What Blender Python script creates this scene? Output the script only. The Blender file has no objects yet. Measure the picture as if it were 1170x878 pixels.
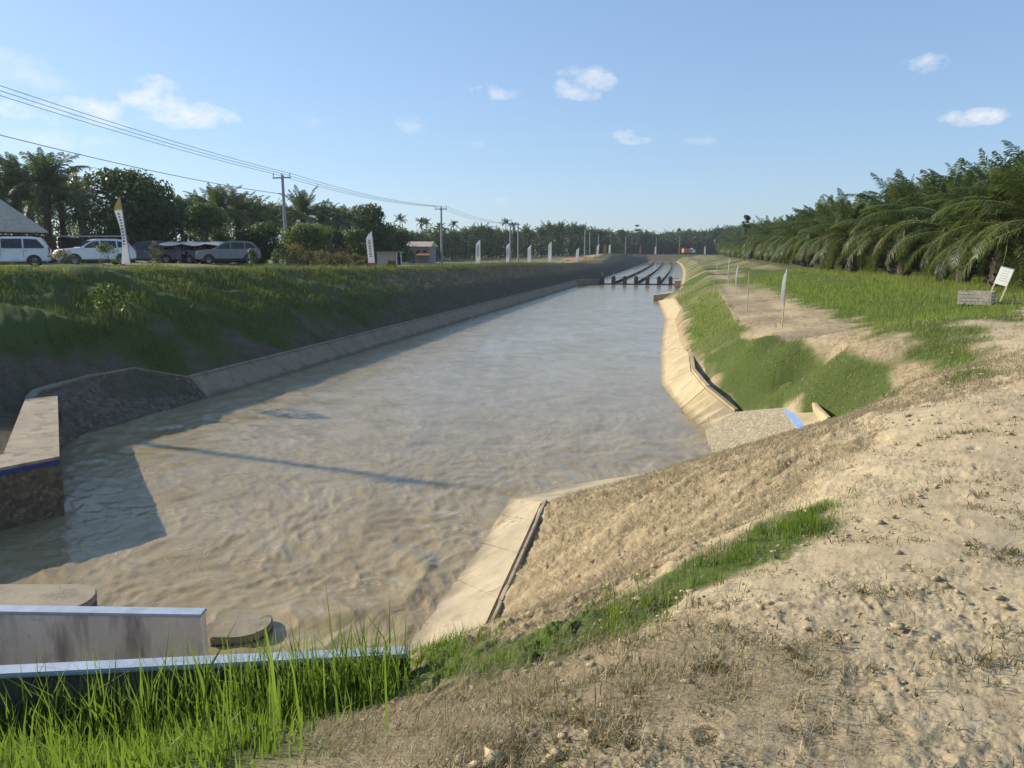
import bpy, bmesh, math, random
import numpy as np
from mathutils import Vector, Matrix

scene = bpy.context.scene
COL = scene.collection
RNG = np.random.default_rng(7)
random.seed(7)
PI = math.pi

# ------------------------------------------------------------------ camera numbers
H = 4.6                                   # eye height above the water
PITCH = math.radians(9.81)
FPX = 879.0                               # focal length in photo pixels (1170 wide)
CP, SP = math.cos(PITCH), math.sin(PITCH)
TH = math.radians(13.0)                   # canal axis, clockwise from +Y
CT, ST = math.cos(TH), math.sin(TH)
SUN_AZ = (-0.917, 0.40)
SUN_EL = math.radians(24.0)

def ray(u, v):
    dx = (u - 585.0) / FPX; dy = -(v - 439.0) / FPX
    return dx, CP + dy * SP, -SP + dy * CP

def P(u, v, z):
    a, b, d = ray(u, v); t = (z - H) / d
    return (a * t, b * t, z)

def D(u, v, y):
    a, b, d = ray(u, v); t = y / b
    return (a * t, y, H + d * t)

def shift(s):
    return np.where(s > 110, -5.4 * ((s - 110) / 235.0) ** 2, 0.0)

def so(x, y):
    s = x * ST + y * CT
    return s, x * CT - y * ST - shift(s)

def W(s, o):
    o = o + float(shift(np.float64(s)))
    return (o * CT + s * ST, -o * ST + s * CT)

# ------------------------------------------------------------------ noise
_perm = np.random.default_rng(3).permutation(512).astype(np.int64)
def _hash(ix, iy, seed):
    return _perm[(_perm[(ix + seed * 17) & 511] + iy) & 511]
def perlin(x, y, seed=0):
    x = np.asarray(x, float); y = np.asarray(y, float)
    x0 = np.floor(x).astype(np.int64); y0 = np.floor(y).astype(np.int64)
    fx = x - x0; fy = y - y0
    u = fx * fx * fx * (fx * (fx * 6 - 15) + 10); v = fy * fy * fy * (fy * (fy * 6 - 15) + 10)
    def g(ix, iy, ax, ay):
        a = _hash(ix, iy, seed) * (2 * PI / 512.0) * 7.0
        return np.cos(a) * ax + np.sin(a) * ay
    n00 = g(x0, y0, fx, fy); n10 = g(x0 + 1, y0, fx - 1, fy)
    n01 = g(x0, y0 + 1, fx, fy - 1); n11 = g(x0 + 1, y0 + 1, fx - 1, fy - 1)
    return ((n00 * (1 - u) + n10 * u) * (1 - v) + (n01 * (1 - u) + n11 * u) * v) * 1.5
def fbm(x, y, oct=4, seed=0, gain=.5):
    r = 0.; a = 1.; f = 1.
    for k in range(oct):
        r = r + a * perlin(x * f, y * f, seed + k); a *= gain; f *= 2.03
    return r
def sstep(a, b, x):
    t = np.clip((np.asarray(x, float) - a) / (b - a), 0, 1); return t * t * (3 - 2 * t)

# ------------------------------------------------------------------ terrain
EDGE_S = np.array([4, 8.4, 8.9, 10.6, 13.3, 14.4, 15.5, 16.7, 17.8, 19.8, 22.6, 26.8, 36.6, 53.6, 73.5, 76, 80, 400.])
EDGE_O = np.array([-3.15, -3.15, -3.15, -3.1, -3.15, -2.35, -1.05, .1, .35, .3, -.2, -1.0, -1.4, -1.8, -3.0, -2.9, -1.7, -1.7])
def oR(s): return np.interp(s, EDGE_S, EDGE_O)
def oL(s): return np.interp(s, [-10, 10.9, 15.6, 16.3, 400], [-20.2, -11.7, -15.6, -14.75, -14.7])

def prof_right(s, o):
    e = oR(s); sh = sstep(335, 341, s)
    w = sstep(0, 1, 0)
    xs = [None] * 8
    bps = [(e - 1.2, -1.2), (e, -.3), (e + .9, .42), (e + 1.14, .74), (np.full_like(s, 1.8), 2.0), (np.full_like(s, 3.8), 2.05),
           (np.full_like(s, 8.5), 2.92), (np.full_like(s, 13.), 3.0), (np.full_like(s, 400.), 3.0)]
    z = np.full_like(s, -1.2)
    for (a, za), (b, zb) in zip(bps[:-1], bps[1:]):
        t = np.clip((o - a) / (b - a), 0, 1)
        z = np.where(o >= a, za + (zb - za) * t, z)
    return z

def crest_z(s): return np.interp(s, [-20, 20, 28, 40, 47, 62, 92, 118, 168, 200, 240, 300, 400], [3.95, 3.92, 3.86, 3.62, 3.45, 3.2, 3.05, 2.7, 2.15, 2.9, 3.85, 3.5, 3.3])
def prof_left(s, o):
    e = oL(s)
    far = np.maximum(e - o, s - 352.0)            # distance into the land on the left / across the bend
    k = 3.0
    hh = np.clip(.5 + .5 * ((e - o) - (s - 352.0)) / k, 0, 1)
    far = (s - 352.0) + ((e - o) - (s - 352.0)) * hh + k * hh * (1 - hh)
    near = 1 - sstep(15.5, 21.2, s)
    shelf_d = .62 + near * .9
    shelf_z = .5 + near * .38
    cz = crest_z(s)
    crest_d = np.where(s > 340, 7.0, .7 + (cz - .5) * 1.97 + (e + 14.7) * 1.0)
    md = shelf_d + (crest_d - shelf_d) * .40; mz = shelf_z + (cz - shelf_z) * .52
    plat = np.interp(s, [0, 50, 80, 118, 168, 240, 400], [3.75, 3.68, 3.0, 2.65, 2.15, 2.9, 2.9])
    z = np.full_like(s, -1.2)
    bps = [(np.full_like(s, -1.0), -1.2 + 0 * s), (0 * s, -.25 + .9 * (s < 15.9)), (shelf_d, shelf_z), (md, mz),
           (crest_d, cz), (crest_d + 4.5, cz - .05), (crest_d + 12, plat), (0 * s + 500, plat)]
    for (a, za), (b, zb) in zip(bps[:-1], bps[1:]):
        t = np.clip((far - a) / (b - a), 0, 1)
        z = np.where(far >= a, za + (zb - za) * t, z)
    return z

def _plane_px(u, v, p, q, r):
    p, q, r = Vector(p), Vector(q), Vector(r); n = (q - p).cross(r - p); o = Vector((0, 0, H)); d = Vector(ray(u, v))
    return tuple(o + d * (n.dot(p - o) / n.dot(d)))
AP0 = _plane_px(838, 471, P(797, 497, -.10), P(803, 526, -.10), P(893, 466, .72))
def _pts():
    L = [(0, 0, 3.0), (0, -4, 3.0), (4, -3, 3.05), (-3, -3, 2.8), (-5, 0, 2.5), (8, 0, 3.05), (12, 8, 3.05), (20, 5, 3.0),
         P(585, 878, 2.92), P(900, 878, 2.97), P(1170, 878, 3.0), P(300, 878, 2.76), P(0, 878, 2.52),
         P(600, 785, 2.62), P(545, 750, 2.3), P(490, 748, 2.12), P(700, 700, 2.62), P(760, 760, 2.86), P(900, 720, 2.96), P(1100, 720, 3.0),
         P(940, 600, 2.86), P(1000, 535, 2.86), P(1040, 470, 2.8), P(1100, 520, 2.95), P(1170, 600, 3.0), P(1170, 450, 2.86),
         (-4.5, 3.7, 1.82), (-3.2, 3.85, 1.86), (-2.2, 3.95, 1.88), (-1.4, 4.02, 1.95), (-.8, 4.05, 2.0), (-3.4, 3.2, 2.12), (-2., 3.3, 2.16), (-1.0, 3.4, 2.32), (-4.5, 2.6, 2.3),
         P(580, 570, -.2), P(535, 640, -.2), P(490, 695, -.2), P(620, 575, .36), P(582, 655, .36), P(545, 735, .36), P(627, 577, .52), P(591, 657, .52), P(557, 735, .52),
         P(700, 620, 1.4), P(640, 640, .95), P(790, 600, 1.9), P(820, 524, 1.55), P(720, 550, .75), P(900, 520, 2.35),
         (.9, 14.2, -.1), (2.2, 15.0, -.08), (3.6, 15.7, .0), (4.4, 16.2, .05), (6.1, 15.6, .9), (5.0, 14.6, .8), (6.5, 14.4, 1.3), (3.2, 13.8, .7),
         P(795, 495, -.1), P(800, 515, -.1), (AP0[0], AP0[1], AP0[2] - .22), P(805, 444, .42), P(905, 462, .6), P(930, 490, .6), P(865, 490, .12), P(820, 485, -.1),
         P(830, 425, 1.0), P(870, 440, .96), P(850, 405, 1.5), P(900, 430, 1.38), P(925, 452, 1.2), P(1000, 460, 1.8), P(1045, 435, 2.3), P(960, 405, 2.05), P(900, 395, 2.0), P(1000, 410, 2.12), P(1100, 430, 2.5),
         P(893, 377, 2.0), (9, 6, 3.02)]
    for s in (24., 30., 38.):
        for o in (float(oR(s)), float(oR(s)) + .8, float(oR(s)) + 1.16, 1.8, 3.8, 8.5, 13., 22.):
            x, y = W(s, o); L.append((x, y, float(prof_right(np.array([s]), np.array([o]))[0])))
    for s, o, z in ((23.2, 2.9, 2.02), (23.2, 2.2, 1.72), (23.2, 1.5, 1.2), (25.5, 2.2, 1.88), (22, 3.4, 2.05), (14, 5.6, 2.75), (14, 9, 3.0), (18, 8.5, 2.95), (10, 14, 3.03), (18, 14, 3.0), (19, 5.2, 2.4)):
        x, y = W(s, o); L.append((x, y, z))
    return np.array(L)
_C = _pts()
def _tps_fit(C):
    n = len(C); d = np.hypot(C[:, None, 0] - C[None, :, 0], C[:, None, 1] - C[None, :, 1])
    K = np.where(d > 0, d * d * np.log(d + 1e-12), 0) + np.eye(n) * .12
    Q = np.c_[np.ones(n), C[:, :2]]
    A = np.block([[K, Q], [Q.T, np.zeros((3, 3))]])
    return np.linalg.solve(A, np.r_[C[:, 2], 0, 0, 0])
_Wt = _tps_fit(_C)
def tps(x, y):
    r = _Wt[-3] + _Wt[-2] * x + _Wt[-1] * y
    for k in range(len(_C)):
        d2 = (x - _C[k, 0]) ** 2 + (y - _C[k, 1]) ** 2
        r = r + _Wt[k] * (.5 * d2 * np.log(d2 + 1e-12))
    return r

def inpoly(x, y, poly):
    c = np.zeros(np.shape(x), bool); n = len(poly)
    for i in range(n):
        x1, y1 = poly[i]; x2, y2 = poly[(i + 1) % n]
        cond = ((y1 > y) != (y2 > y)) & (x < (x2 - x1) * (y - y1) / (y2 - y1 + 1e-12) + x1)
        c ^= cond
    return c
APRON = [P(790, 500, -.1)[:2], AP0[:2], P(896, 464, .72)[:2], (6.75, 18.9), (6.6, 16.0), (6.4, 14.6), (4.3, 15.2)]
def coping_y(x): return 4.27 + (x + .5) * .095
def height(x, y):
    x = np.atleast_1d(np.asarray(x, float)); y = np.atleast_1d(np.asarray(y, float))
    s, o = so(x, y)
    mid = (oL(s) + oR(s)) * .5
    z = np.where(o < mid, prof_left(s, o), prof_right(s, o))
    rt = ((o >= oR(s)) | ((x < -.4) & (y < coping_y(x) + .1))) & (s < 40) & (y > -12) & (np.hypot(x, y) < 45) & (o < 24) & (x > -6.5)
    if rt.any():
        zt = tps(x[rt], y[rt]); b = sstep(27, 37, s[rt]); b = np.maximum(b, sstep(15, 22, o[rt]))
        zr = prof_right(s[rt], o[rt])
        z[rt] = zt * (1 - b) + zr * b
    ap = inpoly(x, y, APRON)
    if ap.any():
        (x0, y0, z0), (x1, y1, z1), (x2, y2, z2) = P(797, 497, -.10), P(803, 526, -.10), P(893, 466, .72)
        n_ = Vector((x1 - x0, y1 - y0, z1 - z0)).cross(Vector((x2 - x0, y2 - y0, z2 - z0)))
        z[ap] = np.minimum(z[ap], z0 - (n_.x * (x[ap] - x0) + n_.y * (y[ap] - y0)) / n_.z - .14)
    back = (y < 3.0) & ~rt
    z[back] = np.where(x[back] > -6.5, 3.0, 2.0) if back.any() else z[back]
    # right-hand land ends where the canal swings behind it
    cut = (o >= mid) & (s > 341)
    z[cut] = np.where(s[cut] < 352, -1.2, prof_left(s[cut], o[cut]))
    return z

def hz(x, y): return float(height(x, y)[0])
_T = 1.5 * 1.006 ** np.arange(0, 1000)
def hit(u, v):
    a, b, d = ray(u, v)
    t = _T; zz = height(a * t, b * t); f = H + d * t - zz
    i = np.argmax(f < 0)
    if f[i] >= 0: i = len(t) - 1
    t0, t1 = t[i - 1], t[i]; f0, f1 = f[i - 1], f[i]
    tt = t0 + (t1 - t0) * f0 / (f0 - f1 + 1e-12)
    return (a * tt, b * tt)
def wpoly(px): return np.array([hit(u, v) for u, v in px])
def inpoly(x, y, poly):
    c = np.zeros(np.shape(x), bool); n = len(poly)
    for i in range(n):
        x1, y1 = poly[i]; x2, y2 = poly[(i + 1) % n]
        cond = ((y1 > y) != (y2 > y)) & (x < (x2 - x1) * (y - y1) / (y2 - y1 + 1e-12) + x1)
        c ^= cond
    return c
def pdist(x, y, poly):
    """distance to the outline of a polygon, negative inside"""
    d = np.full(np.shape(x), 1e9); n = len(poly)
    for i in range(n):
        ax, ay = poly[i]; bx, by = poly[(i + 1) % n]
        L2 = (bx - ax) ** 2 + (by - ay) ** 2 + 1e-12
        t = np.clip(((x - ax) * (bx - ax) + (y - ay) * (by - ay)) / L2, 0, 1)
        d = np.minimum(d, np.hypot(x - ax - t * (bx - ax), y - ay - t * (by - ay)))
    return np.where(inpoly(x, y, poly), -d, d)

POLY_STRIP = wpoly([(470, 750), (545, 748), (610, 733), (660, 712), (720, 680), (790, 645), (850, 615), (905, 585), (945, 572), (948, 598), (900, 630), (830, 665), (760, 697), (700, 722), (640, 748), (560, 772), (470, 782)])
POLY_PATCH = np.array([W(a, b) for a, b in ((27.5, .6), (27.5, 1.9), (24, 2.5), (21.2, 3.7), (18.8, 4.35), (15.6, 4.15), (14.2, 3.5), (15.8, 3.0), (17.4, 2.85), (19.4, 2.55), (21., 1.6), (22.8, .95))])
POLY_LEVEE = wpoly([(835, 305), (900, 309), (1000, 324), (1090, 337), (1169, 347), (1169, 368), (1112, 366), (1105, 385), (1118, 405), (1142, 436), (1118, 436), (1085, 420), (1045, 402), (1020, 385), (975, 366), (925, 350), (890, 335), (862, 322)])
POLY_EDGE = wpoly([(781, 345), (800, 345), (822, 352), (842, 372), (845, 385), (820, 398), (800, 412), (789, 410), (786, 380)])
def grass_mask(x, y):
    """0..1 how much green cover the ground carries"""
    s, o = so(x, y)
    m = np.zeros_like(x)
    wob = fbm(x * .9, y * .9, 3, 11)
    for poly, w, amt in ((POLY_STRIP, .18, 1), (POLY_PATCH, .24, 1), (POLY_LEVEE, .7, 1), (POLY_EDGE, .5, .9)):
        d = pdist(x, y, poly) + wob * w
        m = np.maximum(m, amt * (1 - sstep(-w * .6, w * .6, d)))
    right = (o > -2) & (s > 60)
    right = (o > oR(s) + .8) & (s > 45)
    m = np.where(right, np.maximum(m, sstep(45, 60, s) * (.72 + .7 * fbm(x * .12, y * .12, 3, 5) - .5 * np.exp(-((o - 2.9) / .9) ** 2) * (s < 110))), m)
    m = np.where((o > .55) & (o < 1.75) & (s > 24.5) & (s < 62) & (o > oR(s) + .9), np.maximum(m, .72 + .35 * wob), m)
    m = np.where((o > 9) & (s > 26), .8, m)
    # bottom-left corner beside the coping
    bl = (x < .1) & (y < coping_y(x) + .05) & (o > -9)
    d = .55 * (-(x + .55)) + .35 * (2.9 - np.abs(y - 3.3)) * 0
    m = np.where(bl & (y > .5), np.maximum(m, sstep(-.15, .75, -x - .6 + .35 * wob + .45 * np.clip(y - 3.3, 0, 1))), m)
    # left bank
    l = o < -15.2
    up = (-o - 15.4) / 6.0
    gb = sstep(-.05, .4, up + .5 * fbm(x * .35, y * .35, 3, 21)) * (1 - sstep(34, 56, s + 6 * wob)) \
        + sstep(.72, .95, up + .2 * wob)
    m = np.where(l, np.clip(gb, 0, 1), m)
    m = np.where(l & (o < -24.5) & (o > -29.5) & (s > 34), .25 + .35 * wob, m)
    m = np.where(l & (o < -29.5), .5 + .5 * wob, m)
    return np.clip(m, 0, 1)

def smooth01(x): return np.clip(x, 0, 1)
# ------------------------------------------------------------------ mesh helpers
def link(o, parent=None):
    COL.objects.link(o)
    if parent is not None: o.parent = parent
    return o
def mesh_np(name, V, F, mats, parent=None, smooth=False, fmat=None, attrs=None, loc=None):
    """V (n,3); F a list of arrays of equal-size faces or a list of index tuples"""
    me = bpy.data.meshes.new(name)
    V = np.asarray(V, np.float32)
    if isinstance(F, (list, tuple)) and len(F) and isinstance(F[0], np.ndarray): groups = F
    elif isinstance(F, np.ndarray): groups = [F]
    else: groups = None
    if groups is None:
        me.from_pydata([tuple(map(float, v)) for v in V], [], [tuple(int(i) for i in f) for f in F])
    else:
        groups = [g for g in groups if len(g)]
        me.vertices.add(len(V)); me.vertices.foreach_set('co', V.ravel())
        idx = np.concatenate([g.ravel() for g in groups]).astype(np.int32)
        cnt = np.concatenate([np.full(len(g), g.shape[1], np.int32) for g in groups])
        me.loops.add(len(idx)); me.loops.foreach_set('vertex_index', idx)
        me.polygons.add(len(cnt))
        st = np.zeros(len(cnt), np.int32); st[1:] = np.cumsum(cnt)[:-1]
        me.polygons.foreach_set('loop_start', st)
        me.update(calc_edges=True)
    for m in (mats if isinstance(mats, (list, tuple)) else [mats]): me.materials.append(m)
    if fmat is not None: me.polygons.foreach_set('material_index', np.asarray(fmat, np.int32))
    if smooth: me.polygons.foreach_set('use_smooth', np.ones(len(me.polygons), bool))
    for k, (typ, arr) in (attrs or {}).items():
        a = me.attributes.new(k, typ, 'POINT')
        a.data.foreach_set('color' if typ == 'FLOAT_COLOR' else 'value', np.asarray(arr, np.float32).ravel())
    me.update()
    o = bpy.data.objects.new(name, me)
    if loc is not None: o.location = loc
    return link(o, parent)

class MB:
    """collects simple shapes into one mesh"""
    def __init__(s): s.v = []; s.f = []; s.m = []; s.cur = 0
    def mat(s, i): s.cur = i; return s
    def add(s, vs, fs):
        n = len(s.v); s.v += [tuple(map(float, q)) for q in vs]
        for f in fs: s.f.append(tuple(i + n for i in f)); s.m.append(s.cur)
        return s
    def box(s, c, d, rz=0, tilt=None):
        cx, cy, cz = c; a, b, h = d[0] / 2, d[1] / 2, d[2] / 2
        vs = [Vector((x, y, z)) for z in (-h, h) for x, y in ((-a, -b), (a, -b), (a, b), (-a, b))]
        M = Matrix.Rotation(rz, 3, 'Z')
        if tilt is not None: M = M @ tilt
        vs = [M @ q + Vector(c) for q in vs]
        return s.add(vs, [(3, 2, 1, 0), (4, 5, 6, 7), (0, 1, 5, 4), (1, 2, 6, 5), (2, 3, 7, 6), (3, 0, 4, 7)])
    def prism(s, poly, z0, z1):
        n = len(poly)
        z0 = z0 if hasattr(z0, '__len__') else [z0] * n; z1 = z1 if hasattr(z1, '__len__') else [z1] * n
        vs = [(p[0], p[1], z) for p, z in zip(poly, z0)] + [(p[0], p[1], z) for p, z in zip(poly, z1)]
        fs = [tuple(range(n))[::-1], tuple(range(n, 2 * n))] + [(i, (i + 1) % n, (i + 1) % n + n, i + n) for i in range(n)]
        return s.add(vs, fs)
    def tube(s, pts, rad, n=6, cap=True):
        pts = [Vector(p) for p in pts]; rs = rad if hasattr(rad, '__len__') else [rad] * len(pts)
        vs = []
        for i, p in enumerate(pts):
            t = (pts[min(i + 1, len(pts) - 1)] - pts[max(i - 1, 0)]).normalized()
            a = t.cross(Vector((0, 0, 1)) if abs(t.z) < .9 else Vector((1, 0, 0))).normalized(); b = t.cross(a)
            for k in range(n):
                q = 2 * PI * k / n; vs.append(p + (a * math.cos(q) + b * math.sin(q)) * rs[i])
        fs = []
        for i in range(len(pts) - 1):
            for k in range(n):
                fs.append((i * n + k, i * n + (k + 1) % n, (i + 1) * n + (k + 1) % n, (i + 1) * n + k))
        if cap: fs += [tuple(range(n))[::-1], tuple(range((len(pts) - 1) * n, len(pts) * n))]
        return s.add(vs, fs)
    def build(s, name, mats, parent=None, bevel=0, smooth=False, loc=None, segs=2):
        me = bpy.data.meshes.new(name); me.from_pydata(s.v, [], s.f)
        for m in (mats if isinstance(mats, (list, tuple)) else [mats]): me.materials.append(m)
        me.polygons.foreach_set('material_index', np.array(s.m, np.int32))
        bm = bmesh.new(); bm.from_mesh(me)
        bmesh.ops.recalc_face_normals(bm, faces=bm.faces)
        if bevel:
            es = [e for e in bm.edges if len(e.link_faces) == 2 and e.calc_face_angle() > .5]
            bmesh.ops.bevel(bm, geom=es, offset=bevel, segments=segs, affect='EDGES', clamp_overlap=True)
        bm.to_mesh(me); bm.free()
        if smooth:
            me.polygons.foreach_set('use_smooth', np.ones(len(me.polygons), bool))
            me.set_sharp_from_angle(angle=math.radians(35))
        o = bpy.data.objects.new(name, me)
        if loc is not None: o.location = loc
        return link(o, parent)

ORD = ['first', 'second', 'third', 'fourth', 'fifth', 'sixth', 'seventh', 'eighth', 'ninth', 'tenth', 'eleventh', 'twelfth', 'thirteenth', 'fourteenth', 'fifteenth', 'sixteenth', 'seventeenth', 'eighteenth', 'nineteenth', 'twentieth', 'last']
def tag(o, label, cat, group=None, kind=None):
    o['label'] = label; o['category'] = cat
    if group: o['group'] = group
    if kind: o['kind'] = kind
    return o
def thing(name, label, cat, loc=(0, 0, 0), rz=0, group=None):
    o = bpy.data.objects.new(name, None); o.empty_display_size = .2
    o.location = loc; o.rotation_euler = (0, 0, rz); link(o)
    return tag(o, label, cat, group)
def dup(root, loc=None, rz=None, scale=None, label=None, group=None):
    kids = list(root.children)
    r = root.copy(); COL.objects.link(r)
    if loc is not None: r.location = loc
    if rz is not None: r.rotation_euler = (0, 0, rz)
    if scale is not None: r.scale = scale if hasattr(scale, '__len__') else (scale,) * 3
    if label: r['label'] = label
    if group: r['group'] = group
    for ch in kids:
        c = ch.copy(); COL.objects.link(c); c.parent = r
        for g in ch.children:
            d = g.copy(); COL.objects.link(d); d.parent = c
    return r

# ------------------------------------------------------------------ materials
class NT:
    def __init__(s, name):
        s.m = bpy.data.materials.new(name); s.m.use_nodes = True; s.t = s.m.node_tree; s.t.nodes.clear()
        s.out = s.n('ShaderNodeOutputMaterial')
    def n(s, typ, **kw):
        q = s.t.nodes.new(typ)
        for k, v in kw.items():
            if k.startswith('i_'):
                key = k[2:]
                q.inputs[int(key) if key.isdigit() else key].default_value = v
            else: setattr(q, k, v)
        return q
    def l(s, a, b): s.t.links.new(a, b)
    def noise(s, scale, detail=4, rough=.55, vec=None, dist=0., dim='3D'):
        q = s.n('ShaderNodeTexNoise'); q.inputs['Scale'].default_value = scale; q.inputs['Detail'].default_value = detail
        q.inputs['Roughness'].default_value = rough; q.inputs['Distortion'].default_value = dist
        if vec is not None: s.l(vec, q.inputs['Vector'])
        return q.outputs['Fac']
    def obj(s, scale=None):
        tc = s.n('ShaderNodeTexCoord').outputs['Object']
        if scale is None: return tc
        mp = s.n('ShaderNodeMapping'); mp.inputs['Scale'].default_value = scale; s.l(tc, mp.inputs['Vector']); return mp.outputs[0]
    def geo(s, scale=None):
        tc = s.n('ShaderNodeNewGeometry').outputs['Position']
        if scale is None: return tc
        mp = s.n('ShaderNodeMapping'); mp.inputs['Scale'].default_value = scale; s.l(tc, mp.inputs['Vector']); return mp.outputs[0]
    def ramp(s, fac, stops):
        q = s.n('ShaderNodeValToRGB'); e = q.color_ramp.elements
        while len(e) < len(stops): e.new(.5)
        for k, (p, c) in enumerate(stops):
            e[k].position = p; e[k].color = (c if hasattr(c, '__len__') else (c, c, c)) + (1,) if not (hasattr(c, '__len__') and len(c) == 4) else c
        s.l(fac, q.inputs[0]); return q.outputs[0]
    def mix(s, fac, a, b, typ='MIX'):
        q = s.n('ShaderNodeMix'); q.data_type = 'RGBA'; q.blend_type = typ
        for sock, v in ((q.inputs[0], fac), (q.inputs[6], a), (q.inputs[7], b)):
            if hasattr(v, 'is_linked'): s.l(v, sock)
            elif hasattr(v, '__len__'): sock.default_value = tuple(v) + (1,) if len(v) == 3 else v
            else: sock.default_value = v
        return q.outputs[2]
    def math(s, op, a, b=None, clamp=False):
        q = s.n('ShaderNodeMath', operation=op, use_clamp=clamp)
        for sock, v in ((q.inputs[0], a), (q.inputs[1], b)):
            if v is None: continue
            if hasattr(v, 'is_linked'): s.l(v, sock)
            else: sock.default_value = v
        return q.outputs[0]
    def attr(s, name, out='Fac'):
        q = s.n('ShaderNodeAttribute'); q.attribute_name = name; return q.outputs[out]
    def bsdf(s, color, rough=.8, bump=None, bstr=.3, bdist=.02, spec=.3, metal=0, **kw):
        q = s.n('ShaderNodeBsdfPrincipled')
        for key, v in (('Base Color', color), ('Roughness', rough), ('Specular IOR Level', spec), ('Metallic', metal)):
            if hasattr(v, 'is_linked'): s.l(v, q.inputs[key])
            elif hasattr(v, '__len__'): q.inputs[key].default_value = tuple(v) + (1,)
            else: q.inputs[key].default_value = v
        for k, v in kw.items(): q.inputs[k].default_value = v
        if bump is not None:
            b = s.n('ShaderNodeBump'); b.inputs['Strength'].default_value = bstr; b.inputs['Distance'].default_value = bdist
            s.l(bump, b.inputs['Height']); s.l(b.outputs[0], q.inputs['Normal'])
        s.l(q.outputs[0], s.out.inputs[0]); return q

def plain(name, c, rough=.6, var=.25, scale=6, spec=.3, metal=0, bstr=.15):
    t = NT(name); n = t.noise(scale, 4, .6, t.obj())
    lo = tuple(x * (1 - var) for x in c); hi = tuple(min(1, x * (1 + var)) for x in c)
    t.bsdf(t.ramp(n, [(.3, lo), (.7, hi)]), rough, n, bstr, .01, spec, metal); return t.m

def leafmat(name, dark, light, trans=.35, rough=.5):
    """two-sided leaf: gloss + light coming through; 'var' varies it leaf by leaf"""
    t = NT(name); v = t.attr('var')
    info = t.n('ShaderNodeObjectInfo').outputs['Random']
    k = t.math('ADD', t.math('MULTIPLY', v, .75), t.math('MULTIPLY', info, .25))
    c = t.mix(k, dark, light)
    p = t.bsdf(c, rough, spec=.25)
    tr = t.n('ShaderNodeBsdfTranslucent'); t.l(t.mix(.5, c, (light[0] * 1.1, light[1] * 1.25, light[2] * .5)) if light[0] < .6 else c, tr.inputs[0])
    mx = t.n('ShaderNodeMixShader'); mx.inputs[0].default_value = trans
    t.l(p.outputs[0], mx.inputs[1]); t.l(tr.outputs[0], mx.inputs[2]); t.l(mx.outputs[0], t.out.inputs[0]); return t.m

def ground_mat():
    t = NT('ground_soil'); g = t.geo()
    sep = t.n('ShaderNodeSeparateColor'); t.l(t.attr('cover', 'Color'), sep.inputs[0])
    grass, sand, dark = sep.outputs[0], sep.outputs[1], sep.outputs[2]
    big = t.noise(.7, 5, .6, g); med = t.noise(5, 5, .65, g, .4); fine = t.noise(38, 5, .7, g); grit = t.noise(190, 3, .7, g)
    dirt = t.ramp(med, [(.28, (.17, .122, .070)), (.5, (.30, .235, .14)), (.72, (.42, .34, .215))])
    straw = t.noise(1, 5, .7, t.geo((14, 46, 14)), .6)
    dirt = t.mix(t.math('MULTIPLY', t.ramp(straw, [(.5, 0.), (.66, 1.)]), .4), dirt, (.52, .42, .26))
    snd = t.ramp(med, [(.25, (.32, .25, .15)), (.5, (.45, .365, .23)), (.75, (.54, .445, .295))])
    snd = t.mix(t.ramp(big, [(.4, 0.), (.65, .45)]), snd, (.42, .335, .20))
    snd = t.mix(t.ramp(fine, [(.33, .65), (.46, 0.)]), snd, (.22, .165, .10))
    drk = t.ramp(fine, [(.32, (.045, .036, .028)), (.5, (.115, .092, .070)), (.66, (.21, .17, .13))])
    drk = t.mix(t.ramp(t.noise(2.2, 5, .65, g), [(.45, 0.), (.62, .8)]), drk, (.075, .075, .034))
    grn = t.ramp(fine, [(.3, (.035, .055, .013)), (.6, (.085, .115, .028)), (.85, (.16, .16, .055))])
    c = t.mix(sand, dirt, snd); c = t.mix(dark, c, drk)
    c = t.mix(grass, c, grn)
    c = t.mix(t.ramp(grit, [(.3, .25), (.5, 0.)]), c, (.10, .08, .06))
    hgt = t.math('ADD', t.math('MULTIPLY', fine, .7), t.math('MULTIPLY', grit, .25))
    t.bsdf(c, .95, hgt, .5, .018, .1)
    return t.m

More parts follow.
